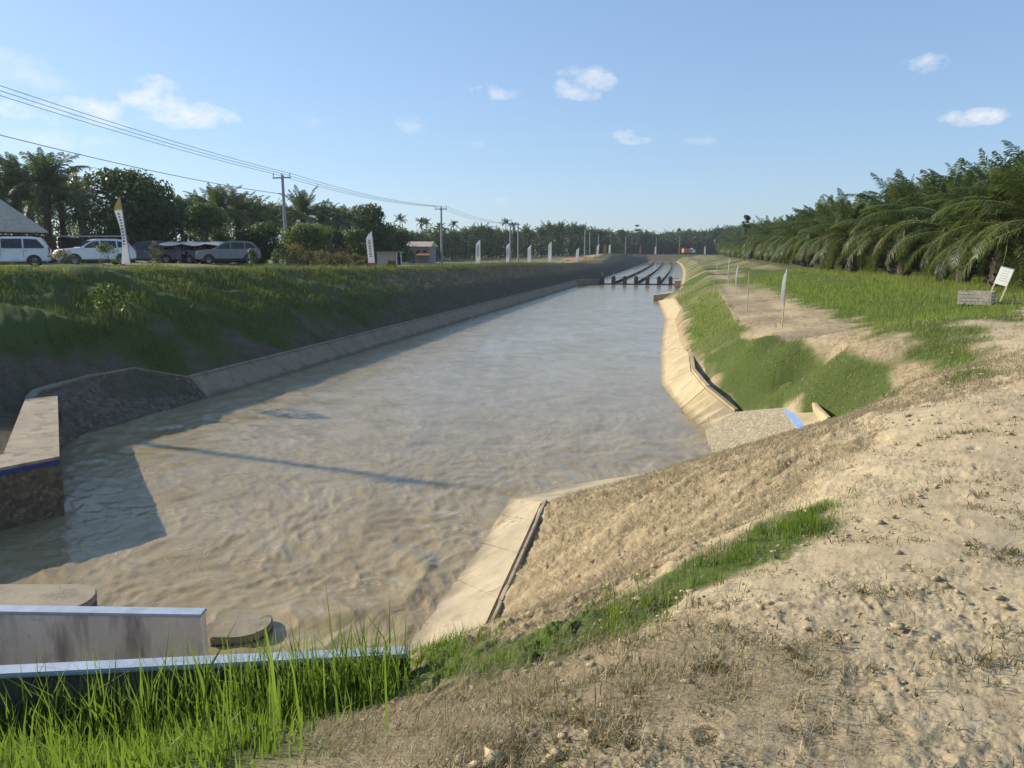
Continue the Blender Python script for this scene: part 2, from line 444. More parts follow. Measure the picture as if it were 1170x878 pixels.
def concrete_mat(name, c, stain=.5, course=None):
    t = NT(name); g = t.geo()
    a = t.noise(1.3, 5, .6, g); b = t.noise(16, 5, .65, g); st = t.noise(1, 4, .6, t.geo((3.5, 3.5, .7)))
    k = t.ramp(a, [(.3, tuple(x * .78 for x in c)), (.7, tuple(min(1, x * 1.12) for x in c))])
    lo, hi = course or (.52, .7)
    k = t.mix(t.math('MULTIPLY', t.ramp(st, [(lo, 0.), (hi, 1.)]), stain), k, tuple(x * .35 for x in c))
    k = t.mix(t.ramp(b, [(.3, .35), (.45, 0.)]), k, tuple(x * .55 for x in c))
    sx = t.n('ShaderNodeSeparateXYZ'); t.l(g, sx.inputs[0])
    wl = t.math('SUBTRACT', t.math('ADD', sx.outputs[2], t.math('MULTIPLY', a, .22)), .11)
    k = t.mix(t.ramp(wl, [(.0, .75), (.14, 0.)]), k, tuple(x * .38 for x in c))
    crk = t.n('ShaderNodeTexVoronoi', feature='DISTANCE_TO_EDGE'); crk.inputs['Scale'].default_value = .9
    nz = t.n('ShaderNodeTexNoise'); nz.inputs['Scale'].default_value = 2.5; t.l(g, nz.inputs['Vector'])
    vv = t.n('ShaderNodeVectorMath', operation='MULTIPLY_ADD'); t.l(nz.outputs['Color'], vv.inputs[0]); vv.inputs[1].default_value = (.6, .6, .6); t.l(g, vv.inputs[2]); t.l(vv.outputs[0], crk.inputs['Vector'])
    k = t.mix(t.math('MULTIPLY', t.ramp(crk.outputs['Distance'], [(.004, 1.), (.012, 0.)]), t.ramp(a, [(.5, 0.), (.6, .8)])), k, tuple(x * .3 for x in c))
    t.bsdf(k, .88, b, .4, .014, .2); return t.m

def masonry_mat(name, stone, mortar, scale=4.2):
    t = NT(name); g = t.geo()
    wv = t.n('ShaderNodeTexNoise'); wv.inputs['Scale'].default_value = 3.; t.l(g, wv.inputs['Vector'])
    vec = t.n('ShaderNodeVectorMath', operation='MULTIPLY_ADD'); t.l(wv.outputs['Color'], vec.inputs[0]); vec.inputs[1].default_value = (.12, .12, .12); t.l(g, vec.inputs[2])
    vo = t.n('ShaderNodeTexVoronoi', feature='DISTANCE_TO_EDGE'); vo.inputs['Scale'].default_value = scale; t.l(vec.outputs[0], vo.inputs['Vector'])
    vc = t.n('ShaderNodeTexVoronoi', feature='F1'); vc.inputs['Scale'].default_value = scale; t.l(vec.outputs[0], vc.inputs['Vector'])
    sepc = t.n('ShaderNodeSeparateColor'); t.l(vc.outputs['Color'], sepc.inputs[0])
    b = t.noise(20, 5, .65, g)
    c = t.ramp(sepc.outputs[0], [(0., tuple(x * .6 for x in stone)), (.6, stone), (1., tuple(min(1, x * 1.35) for x in stone))])
    c = t.mix(t.ramp(vo.outputs['Distance'], [(.02, 1.), (.07, 0.)]), c, mortar)
    c = t.mix(t.ramp(b, [(.3, .4), (.5, 0.)]), c, tuple(x * .4 for x in stone))
    hh = t.math('ADD', t.ramp(vo.outputs['Distance'], [(.0, 0.), (.12, 1.)]), t.math('MULTIPLY', b, .5))
    t.bsdf(c, .9, hh, .6, .03, .2); return t.m

def water_mat():
    t = NT('muddy_water'); g = t.geo()
    wv = t.n('ShaderNodeTexNoise'); wv.inputs['Scale'].default_value = .45; wv.inputs['Detail'].default_value = 3; t.l(g, wv.inputs['Vector'])
    mp = t.n('ShaderNodeVectorMath', operation='MULTIPLY_ADD'); t.l(wv.outputs['Color'], mp.inputs[0]); mp.inputs[1].default_value = (2.4, 2.4, 0); t.l(g, mp.inputs[2])
    rot = t.n('ShaderNodeMapping'); rot.inputs['Rotation'].default_value = (0, 0, TH); rot.inputs['Scale'].default_value = (1.3, .62, 1); t.l(mp.outputs[0], rot.inputs['Vector'])
    a = t.noise(1.1, 5, .6, rot.outputs[0], .8)
    big = t.noise(.22, 3, .5, g)
    c = t.ramp(a, [(.3, (.225, .170, .088)), (.5, (.305, .240, .135)), (.72, (.375, .308, .182))])
    c = t.mix(t.math('MULTIPLY', big, .5), c, (.23, .172, .085))
    # thin foam threads
    fo = t.noise(2.1, 4, .55, rot.outputs[0], 1.6)
    th = t.math('ABSOLUTE', t.math('SUBTRACT', fo, .5))
    foam = t.math('MULTIPLY', t.ramp(th, [(.0, 1.), (.02, 0.)]), t.ramp(t.noise(.55, 4, .6, g), [(.46, 0.), (.62, 1.)]))
    foam = t.math('MULTIPLY', foam, t.attr('foam'))
    c = t.mix(t.math('MULTIPLY', foam, .6), c, (.52, .45, .34))
    r1 = t.noise(3.2, 4, .6, rot.outputs[0], .5); r2 = t.noise(11, 5, .65, rot.outputs[0], .6)
    hh = t.math('ADD', r1, t.math('MULTIPLY', r2, .5))
    calm = t.ramp(t.noise(.3, 4, .6, rot.outputs[0], .8), [(.36, .25), (.6, 1.)])
    hh = t.math('MULTIPLY', hh, calm)
    t.bsdf(c, .14, hh, .42, .038, .27, **{'IOR': 1.33})
    return t.m

M = {}
M['ground'] = ground_mat()
M['water'] = water_mat()
M['slab'] = concrete_mat('pale_concrete', (.42, .35, .235), .35)
M['lining'] = concrete_mat('canal_concrete', (.46, .37, .22), .3)
M['oldlining'] = concrete_mat('weathered_concrete', (.30, .25, .18), .45)
M['pier'] = concrete_mat('grey_concrete', (.12, .11, .10), .5)
M['capconc'] = concrete_mat('silty_concrete', (.31, .265, .19), .5)
M['darkconcrete'] = concrete_mat('dark_wet_concrete', (.05, .047, .043), .4)
M['whitewall'] = concrete_mat('dirty_white_paint', (.62, .60, .56), .9, (.50, .64))
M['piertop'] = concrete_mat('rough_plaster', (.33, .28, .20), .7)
M['masonry'] = masonry_mat('dark_stone_masonry', (.15, .122, .088), (.125, .104, .077), 9)
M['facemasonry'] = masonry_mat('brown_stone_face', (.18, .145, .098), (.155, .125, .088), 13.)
M['apron'] = masonry_mat('pale_stone_apron', (.40, .335, .225), (.365, .305, .205), 16)
M['blue'] = plain('blue_paint', (.20, .30, .50), .6, .2, 12)
M['darkblue'] = plain('dark_blue_paint', (.035, .05, .20), .6, .3, 9)
M['paleblue'] = plain('pale_blue_paint', (.31, .37, .45), .6, .18, 7)
M['white'] = plain('white_paint', (.78, .78, .77), .35, .05, 4, .5, 0, .0)
M['silver'] = plain('silver_paint', (.60, .62, .64), .3, .05, 4, .6, .3, .0)
M['greycar'] = plain('pale_grey_paint', (.20, .205, .21), .35, .1, 4, .5, 0, .0)
M['blackcar'] = plain('dark_paint', (.030, .034, .042), .25, .2, 4, .6, 0, .0)
M['navycar'] = plain('navy_paint', (.035, .06, .12), .28, .2, 4, .6, 0, .0)
M['glass'] = plain('tinted_glass', (.015, .018, .022), .06, .2, 3, .6, 0, .0)
M['rubber'] = plain('black_rubber', (.02, .02, .02), .8, .2, 9)
M['rim'] = plain('alloy_rim', (.45, .46, .48), .35, .1, 9, .5, .7)
M['redlamp'] = plain('red_lamp', (.35, .02, .015), .2, .1, 9, .6)
M['clearlamp'] = plain('clear_lamp', (.6, .62, .63), .12, .1, 9, .6)
M['darktrim'] = plain('dark_trim', (.035, .035, .038), .6, .2, 9)
M['cloth'] = leafmat('white_cloth', (.78, .78, .78), (.82, .82, .82), .5, .8)
M['yellow'] = plain('yellow_cloth', (.62, .43, .10), .8, .15, 9)
M['redcloth'] = plain('red_cloth', (.55, .09, .05), .8, .15, 9)
M['orangecloth'] = plain('orange_cloth', (.60, .22, .08), .8, .15, 9)
M['ink'] = plain('dark_blue_print', (.06, .09, .20), .8, .2, 9)
M['polegrey'] = concrete_mat('pole_concrete', (.33, .33, .32), .2)
M['metal'] = plain('dull_metal', (.30, .31, .31), .5, .15, 9, .5, .5)
M['wire'] = plain('wire_black', (.07, .07, .075), .6, .1, 9)
M['bamboo'] = plain('bamboo', (.50, .38, .20), .6, .25, 14)
M['palewood'] = plain('pale_wood', (.52, .46, .36), .7, .25, 14)
M['crate'] = plain('grey_crate_wood', (.44, .38, .31), .8, .3, 18)
M['board'] = plain('pale_sign_board', (.74, .76, .66), .5, .06, 6)
M['greyprint'] = plain('faint_grey_print', (.50, .53, .49), .6, .1, 12)
M['bark'] = plain('bark', (.13, .10, .075), .95, .4, 12, .1, 0, .6)
M['palmtrunk'] = plain('palm_trunk', (.075, .06, .048), .95, .5, 10, .1, 0, .7)
M['palmleaf'] = leafmat('palm_leaf', (.026, .048, .013), (.140, .175, .052), .36, .42)
M['farpalm'] = leafmat('far_palm_leaf', (.034, .056, .020), (.095, .135, .045), .32, .5)
M['rachis'] = plain('palm_rachis', (.20, .19, .075), .6, .3, 8)
M['deadleaf'] = leafmat('dead_palm_leaf', (.10, .075, .045), (.24, .18, .10), .2, .7)
M['leafdark'] = leafmat('dark_leaf', (.030, .052, .016), (.085, .125, .036), .35, .5)
M['leafmid'] = leafmat('mid_leaf', (.045, .075, .020), (.13, .18, .05), .4, .5)
M['leaflight'] = leafmat('light_leaf', (.07, .10, .024), (.19, .23, .06), .4, .5)
M['grass'] = leafmat('grass_blade', (.045, .09, .012), (.20, .27, .05), .5, .5)
M['leveegrass'] = leafmat('levee_grass', (.085, .135, .02), (.29, .35, .07), .5, .5)
M['bankgrass'] = leafmat('bank_grass', (.05, .07, .02), (.165, .19, .055), .42, .55)
M['straw'] = leafmat('dry_straw', (.13, .095, .055), (.58, .48, .31), .15, .8)
M['weed'] = leafmat('dry_weed', (.09, .085, .035), (.24, .20, .09), .3, .7)
M['rust'] = plain('rusty_steel', (.20, .075, .05), .8, .4, 12)
M['roof'] = plain('grey_roof_sheet', (.44, .36, .27), .6, .2, 3)
M['woodwall'] = plain('brown_board_wall', (.12, .075, .05), .9, .4, 5)
M['darkroom'] = plain('dark_inside', (.02, .02, .02), .9, .2, 5)
M['cream'] = plain('cream_wall', (.30, .29, .27), .8, .12, 4)
M['orangeroof'] = plain('orange_roof_sheet', (.40, .15, .08), .6, .2, 5)
M['tarp'] = plain('pale_tarpaulin', (.46, .45, .42), .6, .15, 3)
M['orangesoil'] = plain('orange_soil', (.40, .20, .10), .95, .3, 2, .1, 0, .6)

# ------------------------------------------------------------------ ground
def polar_grid(thetas, radii):
    T, Rr = np.meshgrid(thetas, radii)
    x = np.sin(T) * Rr; y = np.cos(T) * Rr
    nr, nt = len(radii), len(thetas)
    i = np.arange(nr - 1)[:, None] * nt + np.arange(nt - 1)[None, :]
    F = np.stack([i, i + 1, i + nt + 1, i + nt], -1).reshape(-1, 4)[:, ::-1]
    return x.ravel(), y.ravel(), F

def build_ground():
    f = np.radians(np.arange(-42, 42.01, .1))
    back = np.radians(np.concatenate([np.arange(-180, -42, 4.), np.arange(44, 180.1, 4.)]))
    th = np.sort(np.concatenate([f, back]))
    dep = np.radians(np.concatenate([np.arange(58, 8, -.1), np.arange(8, 3, -.05), np.arange(3., 1.2, -.02), np.arange(1.2, .4, -.012)]))
    r = np.concatenate([[.02, .5], 1.6 / np.tan(dep), np.geomspace(160, 3500, 60)])
    r = np.unique(r)
    x, y, F = polar_grid(th, r)
    z = height(x, y); s, o = so(x, y)
    g = grass_mask(x, y)
    leftside = (o < (oL(s) + oR(s)) / 2)
    dist = np.hypot(x, y)
    # cover
    wob = fbm(x * .5, y * .5, 4, 31)
    crest = sstep(2.45, 2.75, z + .12 * wob)
    sand = np.where(leftside, 0, crest) * (1 - sstep(24, 34, dist) * .3)
    path = (o > 1.9) & (o < 4.2 + .5 * wob) & (s > 12) & ~leftside
    sand = np.where(path, np.maximum(sand, .30 + .6 * wob), sand)
    # the trampled greyish tangle at the bottom centre is less sandy
    tang = np.exp(-(((x - .35) / 1.0) ** 2 + ((y - 2.9) / .75) ** 2))
    sand = sand * (1 - .55 * tang)
    dark = np.where(leftside & (o > -24), 1.0, 0.)
    dark = np.maximum(dark, .55 * tang)
    dark = np.where(leftside & (o <= -21.0) & (o > -29.5) & (s > 30), .12, dark)
    dark = np.where((s > 345), 1., dark)
    sand = np.where(leftside & (o <= -21.5) & (o > -28.5) & (s > 34), .8, sand)
    # relief
    n1 = fbm(x * 1.1, y * 1.1, 4, 41); n2 = fbm(x * 8.5, y * 8.5, 4, 45, .62); n3 = fbm(x * 26, y * 26, 3, 51, .6)
    pit = perlin(x * 2.3, y * 2.3, 61) + .5 * perlin(x * 6, y * 6, 62)
    amp = np.where(leftside, 1.5, 1.0) * (z > .2)
    trod = .3 + 1.1 * sstep(-.25, .5, fbm(x * .8, y * .8, 3, 47))
    rough = trod * (.0055 * n2 + .0042 * n3) - .06 * sstep(.62, .98, pit) * sstep(-.2, .4, n1)
    rr = np.where(crest > .5, 1., 1.15)
    pa, qa = x * .72 + y * .69, -x * .69 + y * .72
    ribs = (.028 * fbm(pa * .9 + .5 * n1, qa * 5.0, 4, 71, .6) + .02 * n2 - .04 * sstep(.45, .8, fbm(pa * .8 + 4, qa * 4.2, 3, 77))) * ((~leftside) & (z < 2.55) & (z > .45)) * (1 - sstep(14.5, 17.5, s + .5 * (o > 2) * (o - 2)))
    dz = amp * (.022 * n1 + rr * rough + ribs)
    dz += np.where(leftside & (o < -18) & (o > -26) & (s < 130), .22 * fbm(s * .3, o * .15, 3, 83), 0)
    dz += np.where(leftside & (z > .6) & (o > -21.5), sstep(16.9, 17.8, -o) * .19 * fbm(x * .8, y * .8, 4, 81), 0)
    # broken lip of the crest: little hollows along the edge of the sand
    lip = np.exp(-((z - 2.62) / .16) ** 2) * (~leftside) * (s < 14) * (y > 3.6)
    dz += lip * (.06 * fbm(x * 2.4, y * 2.4, 3, 91) - .10 * sstep(.5, .8, perlin(x * 1.9 + 3, y * 1.9, 95)))
    rf = np.random.default_rng(97)
    for i in range(220):                                   # trodden dents with a pushed-up rim
        th_ = math.radians(rf.uniform(-4, 36)); ra = 2.4 + 11 * rf.uniform() ** 1.5; cx, cy = math.sin(th_) * ra, math.cos(th_) * ra
        q = math.radians(rf.uniform(-40, 70)); near_ = (np.abs(x - cx) < .3) & (np.abs(y - cy) < .3) & (z > 2.3)
        ax = (x[near_] - cx) * math.cos(q) + (y[near_] - cy) * math.sin(q); ay = -(x[near_] - cx) * math.sin(q) + (y[near_] - cy) * math.cos(q)
        la, lb = rf.uniform(.02, .05), rf.uniform(.03, .09); e2 = (ax / la) ** 2 + (ay / lb) ** 2
        dp = rf.uniform(.003, .010)
        dz[near_] += -dp * np.exp(-e2 ** 1.5) + dp * .45 * np.exp(-((np.sqrt(e2) - 1.45) / .35) ** 2)
    dz *= 1 - sstep(25, 80, dist)
    dz += .10 * fbm(x * .06, y * .06, 2, 88) * sstep(25, 70, dist) * (z > 1.0) * (1 - sstep(250, 330, dist))
    z = z + dz
    z = z - np.where((s > 44) & (s < 338) & (o > oR(s) - .3) & (o < 12.5), .35, 0)
    V = np.c_[x, y, z]
    cov = np.c_[g, sand, dark, np.ones_like(g)]
    ob = mesh_np('ground', V, F, M['ground'], smooth=True, attrs={'cover': ('FLOAT_COLOR', cov)})
    ob['kind'] = 'structure'
    return ob
build_ground()

def right_bank():
    ss = np.concatenate([np.arange(42, 80, .5), np.arange(80, 160, 1.), np.arange(160, 342, 2.)])
    tt = np.concatenate([np.linspace(0, .9, 5), np.linspace(1.2, 3.4, 9)[:-1], np.linspace(3.4, 5.6, 9)[:-1], np.linspace(5.6, 15.2, 30)])
    S, T = np.meshgrid(ss, tt, indexing='ij'); e = oR(S); O = np.where(T <= .9, e + T, np.interp(T, [.9, 3.4, 5.6, 10.3, 15.2], [0, 1.8, 3.8, 8.5, 13.2]))
    f = np.clip((T - .9) / 2.5, 0, 1); O = np.where((T > .9) & (T < 3.4), e + .9 + (1.8 - e - .9) * f, O)
    Op = O + shift(S); x = Op * CT + S * ST; y = -Op * ST + S * CT
    z = prof_right(S.ravel(), O.ravel()).reshape(S.shape)
    z = z + .012 + (.09 * fbm(S * .35, O * .6, 3, 89) + .12 * fbm(S * .07, O * .2, 2, 90)) * sstep(.8, 2., T) * sstep(42, 48, S) * (1 - sstep(12, 15, T))
    m = len(tt); i = np.arange(len(ss) - 1)[:, None] * m + np.arange(m - 1)[None]
    F = np.stack([i, i + 1, i + m + 1, i + m], -1).reshape(-1, 4)[:, ::-1]
    g = grass_mask(x.ravel(), y.ravel()); o = O.ravel()
    sand = np.clip(.75 * np.exp(-((o - 2.9) / .8) ** 2) + .5 * fbm(x.ravel() * .4, y.ravel() * .4, 3, 31), 0, 1)
    ob = mesh_np('terrain', np.c_[x.ravel(), y.ravel(), z.ravel()], F, M['ground'], smooth=True, attrs={'cover': ('FLOAT_COLOR', np.c_[g, sand, 0 * g, 0 * g + 1])})
    ob['kind'] = 'structure'
right_bank()

def build_water():
    th = np.radians(np.arange(-46, 20.01, .13))
    dep = np.radians(np.concatenate([np.arange(46, 3.0, -.1), np.arange(3.0, .62, -.02)]))
    r = np.unique(H / np.tan(dep))
    x, y, F = polar_grid(th, r)
    s, o = so(x, y)
    turb = 1 - sstep(9, 34, s)
    wx = x + .5 * perlin(x * .5, y * .5, 101); wy = y + .5 * perlin(x * .5 + 9, y * .5, 102)
    a = fbm(wx * .9, wy * .9, 3, 103); rid = 1 - np.abs(fbm(wx * 1.3, wy * .9, 3, 107)); b = fbm(wx * 4.5, wy * 3, 3, 111)
    # standing swirl thrown up below the gate, curling round towards the slab
    c = np.array([-2.6, 10.2]); rr = np.hypot(x - c[0], y - c[1]); an = np.arctan2(y - c[1], x - c[0])
    sw = np.exp(-((rr - 1.3 - .18 * an) / .22) ** 2) * sstep(-2.6, -1.2, an) * (1 - sstep(.6, 1.4, an))
    z = turb * (.016 * a + .022 * rid ** 5 + .012 * b + .05 * sw) + (1 - turb) * (.006 * a + .003 * b)
    z *= 1 - sstep(60, 150, s)
    ob = mesh_np('canal_water', np.c_[x, y, z - .02], F, M['water'], smooth=True, attrs={'foam': ('FLOAT', np.clip(turb * .9 + .08, 0, 1))})
    ob['kind'] = 'structure'
build_water()

# ------------------------------------------------------------------ concrete works
def strip_mesh(mb, inner, outer, under=.25):
    """a thick sheet between two 3-D polylines (water side, land side)"""
    n = len(inner); vs = [*inner, *outer] + [(p[0], p[1], p[2] - under) for p in inner] + [(p[0], p[1], p[2] - under) for p in outer]
    fs = []
    for i in range(n - 1):
        fs += [(i, i + 1, n + i + 1, n + i), (2 * n + i, 3 * n + i, 3 * n + i + 1, 2 * n + i + 1),
               (i, 2 * n + i, 2 * n + i + 1, i + 1), (n + i, n + i + 1, 3 * n + i + 1, 3 * n + i)]
    fs += [(0, n, 3 * n, 2 * n), (n - 1, 3 * n - 1, 4 * n - 1, 2 * n - 1)]
    return mb.add(vs, fs)

def lerp3(a, b, t): return tuple(a[i] + (b[i] - a[i]) * t for i in range(3))

# near slab on the right bank
def near_slab():
    root = thing('concrete_slab', 'broad pale concrete edge slab at the foot of the bare earth slope', 'canal lining', P(540, 650, .2))
    root.location = (0, 0, 0)
    inn = [P(455, 745, -.05), P(490, 697, -.05), P(535, 640, -.05), P(582, 569, -.05)]
    out = [P(528, 772, .46), P(546, 735, .46), P(582, 655, .46), P(619, 574, .46)]
    nn, oo = [inn[0]], [out[0]]
    for k in range(3):
        for j in range(1, 5):
            t = j / 4; nn.append(lerp3(inn[k], inn[k + 1], t)); oo.append(lerp3(out[k], out[k + 1], t))
    mb = MB(); strip_mesh(mb, nn, oo, .3)
    mb.build('slab', M['slab'], root, bevel=.02)
    # second leg going right, behind the slope
    mb = MB(); a2 = [P(582, 569, -.05), P(640, 555.5, -.05), P(720, 543, -.05), W(16.9, .15) + (-.05,)]
    b2 = [P(619, 574, .455), (1.9, 13.0, .45), (3.0, 14.2, .45), (4.3, 15.2, .45)]
    strip_mesh(mb, a2, b2, .3); mb.build('slab', M['slab'], root, bevel=.02)
    # raised back rim with a dark gap
    mb = MB()
    for k in range(len(oo) - 1):
        a, b = oo[k], oo[k + 1]
        dx, dy = b[0] - a[0], b[1] - a[1]; L = math.hypot(dx, dy); nx, ny = dy / L, -dx / L
        q = []
        for p in (a, b):
            q += [(p[0] + nx * .045, p[1] + ny * .045), (p[0] + nx * .10, p[1] + ny * .10)]
        mb.prism([q[0], q[1], q[3], q[2]], .2, .52)
    mb.build('rim', M['slab'], root, bevel=.015)
near_slab()
def slab_joints():
    root = [o for o in COL.objects if o.name.startswith('concrete_slab')][0]
    a0, a1, b0, b1 = P(490, 697, -.05), P(582, 569, -.05), P(546, 735, .46), P(619, 574, .46)
    for t in (.22, .52, .80):
        a, b = lerp3(a0, a1, t), lerp3(b0, b1, t + .01)
        mb = MB(); mb.tube([a, lerp3(a, b, .5), b], .005, 4); mb.build('joint', M['oldlining'], root)
slab_joints()

def plane_px(u, v, p, q, r):
    p, q, r = Vector(p), Vector(q), Vector(r); n = (q - p).cross(r - p); o = Vector((0, 0, H)); d = Vector(ray(u, v))
    return tuple(o + d * (n.dot(p - o) / n.dot(d)))
AP_A = [P(797, 497, -.10), P(803, 526, -.10)]; AP_C = [P(893, 466, .72), P(916, 497, .72)]
AP_K = plane_px(838, 471, AP_A[0], AP_A[1], AP_C[0])
def far_lining():
    root = thing('concrete_lining', 'tan sloping concrete lining along the far right water edge', 'canal lining')
    pr = [((750, 344), (769, 341)), ((757, 365), (785, 364)), ((752, 400), (786, 398)), ((752, 440), (789, 424)), ((775, 470), (805, 444)), ((797, 497), (838, 471))]
    inn0 = [P(*a, -.10) for a, b in pr]; out0 = [P(*b, .72) for a, b in pr[:-1]] + [AP_K]; inn, out = [inn0[0]], [out0[0]]
    for k in range(5):
        for j in range(1, 5): inn.append(lerp3(inn0[k], inn0[k + 1], j / 4)); out.append(lerp3(out0[k], out0[k + 1], j / 4))
    mb = MB(); strip_mesh(mb, inn, out, .3); mb.build('slope_slab', M['lining'], root)
    mb = MB()
    for k in range(len(out) - 1):
        a, b = out[k], out[k + 1]; dx, dy = b[0] - a[0], b[1] - a[1]; L = math.hypot(dx, dy); nx, ny = -dy / L, dx / L
        q = [(a[0] + nx * .03, a[1] + ny * .03), (a[0] + nx * .15, a[1] + ny * .15), (b[0] + nx * .15, b[1] + ny * .15), (b[0] + nx * .03, b[1] + ny * .03)]
        mb.prism(q, [.2] * 4, [a[2] + .08, a[2] + .08, b[2] + .08, b[2] + .08])
    mb.build('rim', M['lining'], root)
    # construction joints across the slab
    mb = MB()
    for k in (4, 8, 12, 16):
        a, b = inn[k], out[k]; mb = MB()
        mb.tube([a, b], .010, 4); mb.build('joint', M['oldlining'], root)
far_lining()

def inlet():
    root = thing('stone_apron', 'pale stone drain apron with a blue painted band at its head', 'drain apron')
    a = AP_A + [(4.1, 14.7, -.10)]; c = AP_C + [(6.2, 13.6, .75)]
    m = [lerp3(a[i], c[i], .5) for i in range(3)]
    mb = MB(); strip_mesh(mb, a, m, .3); strip_mesh(mb, m, c, .3)
    q = [AP_K, c[0], a[0]]; n = [(p[0], p[1], p[2] - .3) for p in q]
    mb.add(q + n, [(0, 1, 2), (5, 4, 3), (0, 3, 4, 1), (1, 4, 5, 2), (2, 5, 3, 0)])
    mb.build('apron_slab', M['apron'], root)
    mb = MB(); d = [(p[0], p[1], p[2] + .012) for p in c]; e = [(p[0] + .16, p[1] + .02, p[2] + .07) for p in c]
    strip_mesh(mb, d, e, .2); mb.build('blue_band', M['blue'], root)
    mb = MB(); f = [(p[0] + .38, p[1] + .05, p[2] + .10) for p in e]
    strip_mesh(mb, e, f, .25); mb.build('ledge', M['lining'], root)
    mb = MB()
    g = [(p[0] + .12, p[1] + .03) for p in f]
    mb.prism([f[0][:2], g[0], g[1], f[1][:2]], .4, 1.08)
    mb.build('head_wall', M['lining'], root, bevel=.02)
inlet()

def left_lining():
    root = thing('concrete_lining', 'long dark weathered concrete lining along the left water edge', 'canal lining')
    ss = [21.2, 24, 28, 33, 40, 50, 62, 76, 92, 108]
    inn, out = [], []
    for s in ss:
        x, y = W(s, -14.66); inn.append((x, y, -.15)); x, y = W(s, -15.36); out.append((x, y, .6))
    mb = MB(); strip_mesh(mb, out, inn, .25); mb.build('slope_slab', M['oldlining'], root)
    mb = MB(); t = [W(s, -15.38) + (.3,) for s in ss]; t2 = [W(s, -15.58) for s in ss]
    for k in range(len(ss) - 1):
        mb.prism([t[k][:2], t2[k], t2[k + 1], t[k + 1][:2]], .3, .68)
    mb.build('rim', M['oldlining'], root, bevel=.02)
    # wall stub closing the lining at the weir
    rt = thing('stone_revetment', 'dark stone pitched revetment beside the stone wing wall', 'revetment')
    A = [W(s, o) + (-.15,) for s, o in ((14.9, -14.3), (16, -14.78), (18, -14.7), (20, -14.68), (21.2, -14.66))]
    B = [W(s, o) for s, o in ((15.5, -15.7), (16.3, -16.25), (18.2, -16.4), (19.9, -16.3), (21.2, -15.36))]
    B = [B[0][:2] + (.98,), B[1][:2] + (1.02,), B[2][:2] + (1.1,), B[3][:2] + (1.08,), B[4][:2] + (.62,)]
    mb = MB(); strip_mesh(mb, B, A, .3); mb.build('stone_face', M['masonry'], rt)
    mb = MB(); C = [W(s, o) for s, o in ((15.5, -15.95), (16.3, -16.5), (18.2, -16.65), (19.95, -16.55), (21.3, -15.6))]
    for k in range(4): mb.prism([B[k][:2], C[k], C[k + 1], B[k + 1][:2]], [.5] * 4, [B[k][2] + .05, B[k][2] + .05, B[k + 1][2] + .05, B[k + 1][2] + .05])
    mb.build('capping', M['oldlining'], rt)
left_lining()

def wing_wall():
    root = thing('wing_wall', 'massive stone wing wall with a lit rough top and dark blue band', 'retaining wall')
    A = P(74, 588, 0)[:2]; B = W(15.7, -15.2); C = (A[0] - 6.2 * .62, A[1] - 6.2 * .79)
    A2 = (A[0] - 1.05, A[1] + .12); B2 = (B[0] - .55, B[1] - .35); C2 = (C[0] - .85, C[1] + .55)
    top = 1.02
    mb = MB(); mb.prism([A, B, B2, A2], -1.3, top - .005)
    mb.prism([(A[0], A[1]), A2, C2, C], -1.3, top - .006)
    mb.build('wall_body', M['facemasonry'], root)
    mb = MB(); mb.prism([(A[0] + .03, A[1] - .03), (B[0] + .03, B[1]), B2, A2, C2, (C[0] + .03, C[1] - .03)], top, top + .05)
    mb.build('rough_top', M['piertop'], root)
    mb = MB(); nx, ny = .79, -.62
    d0, d1 = .012, .03
    mb.prism([(A[0] + nx * d0, A[1] + ny * d0), (C[0] + nx * d0, C[1] + ny * d0), (C[0] + nx * d1, C[1] + ny * d1), (A[0] + nx * d1, A[1] + ny * d1)], top - .09, top - .002)
    mb.build('blue_band', M['darkblue'], root)
wing_wall()

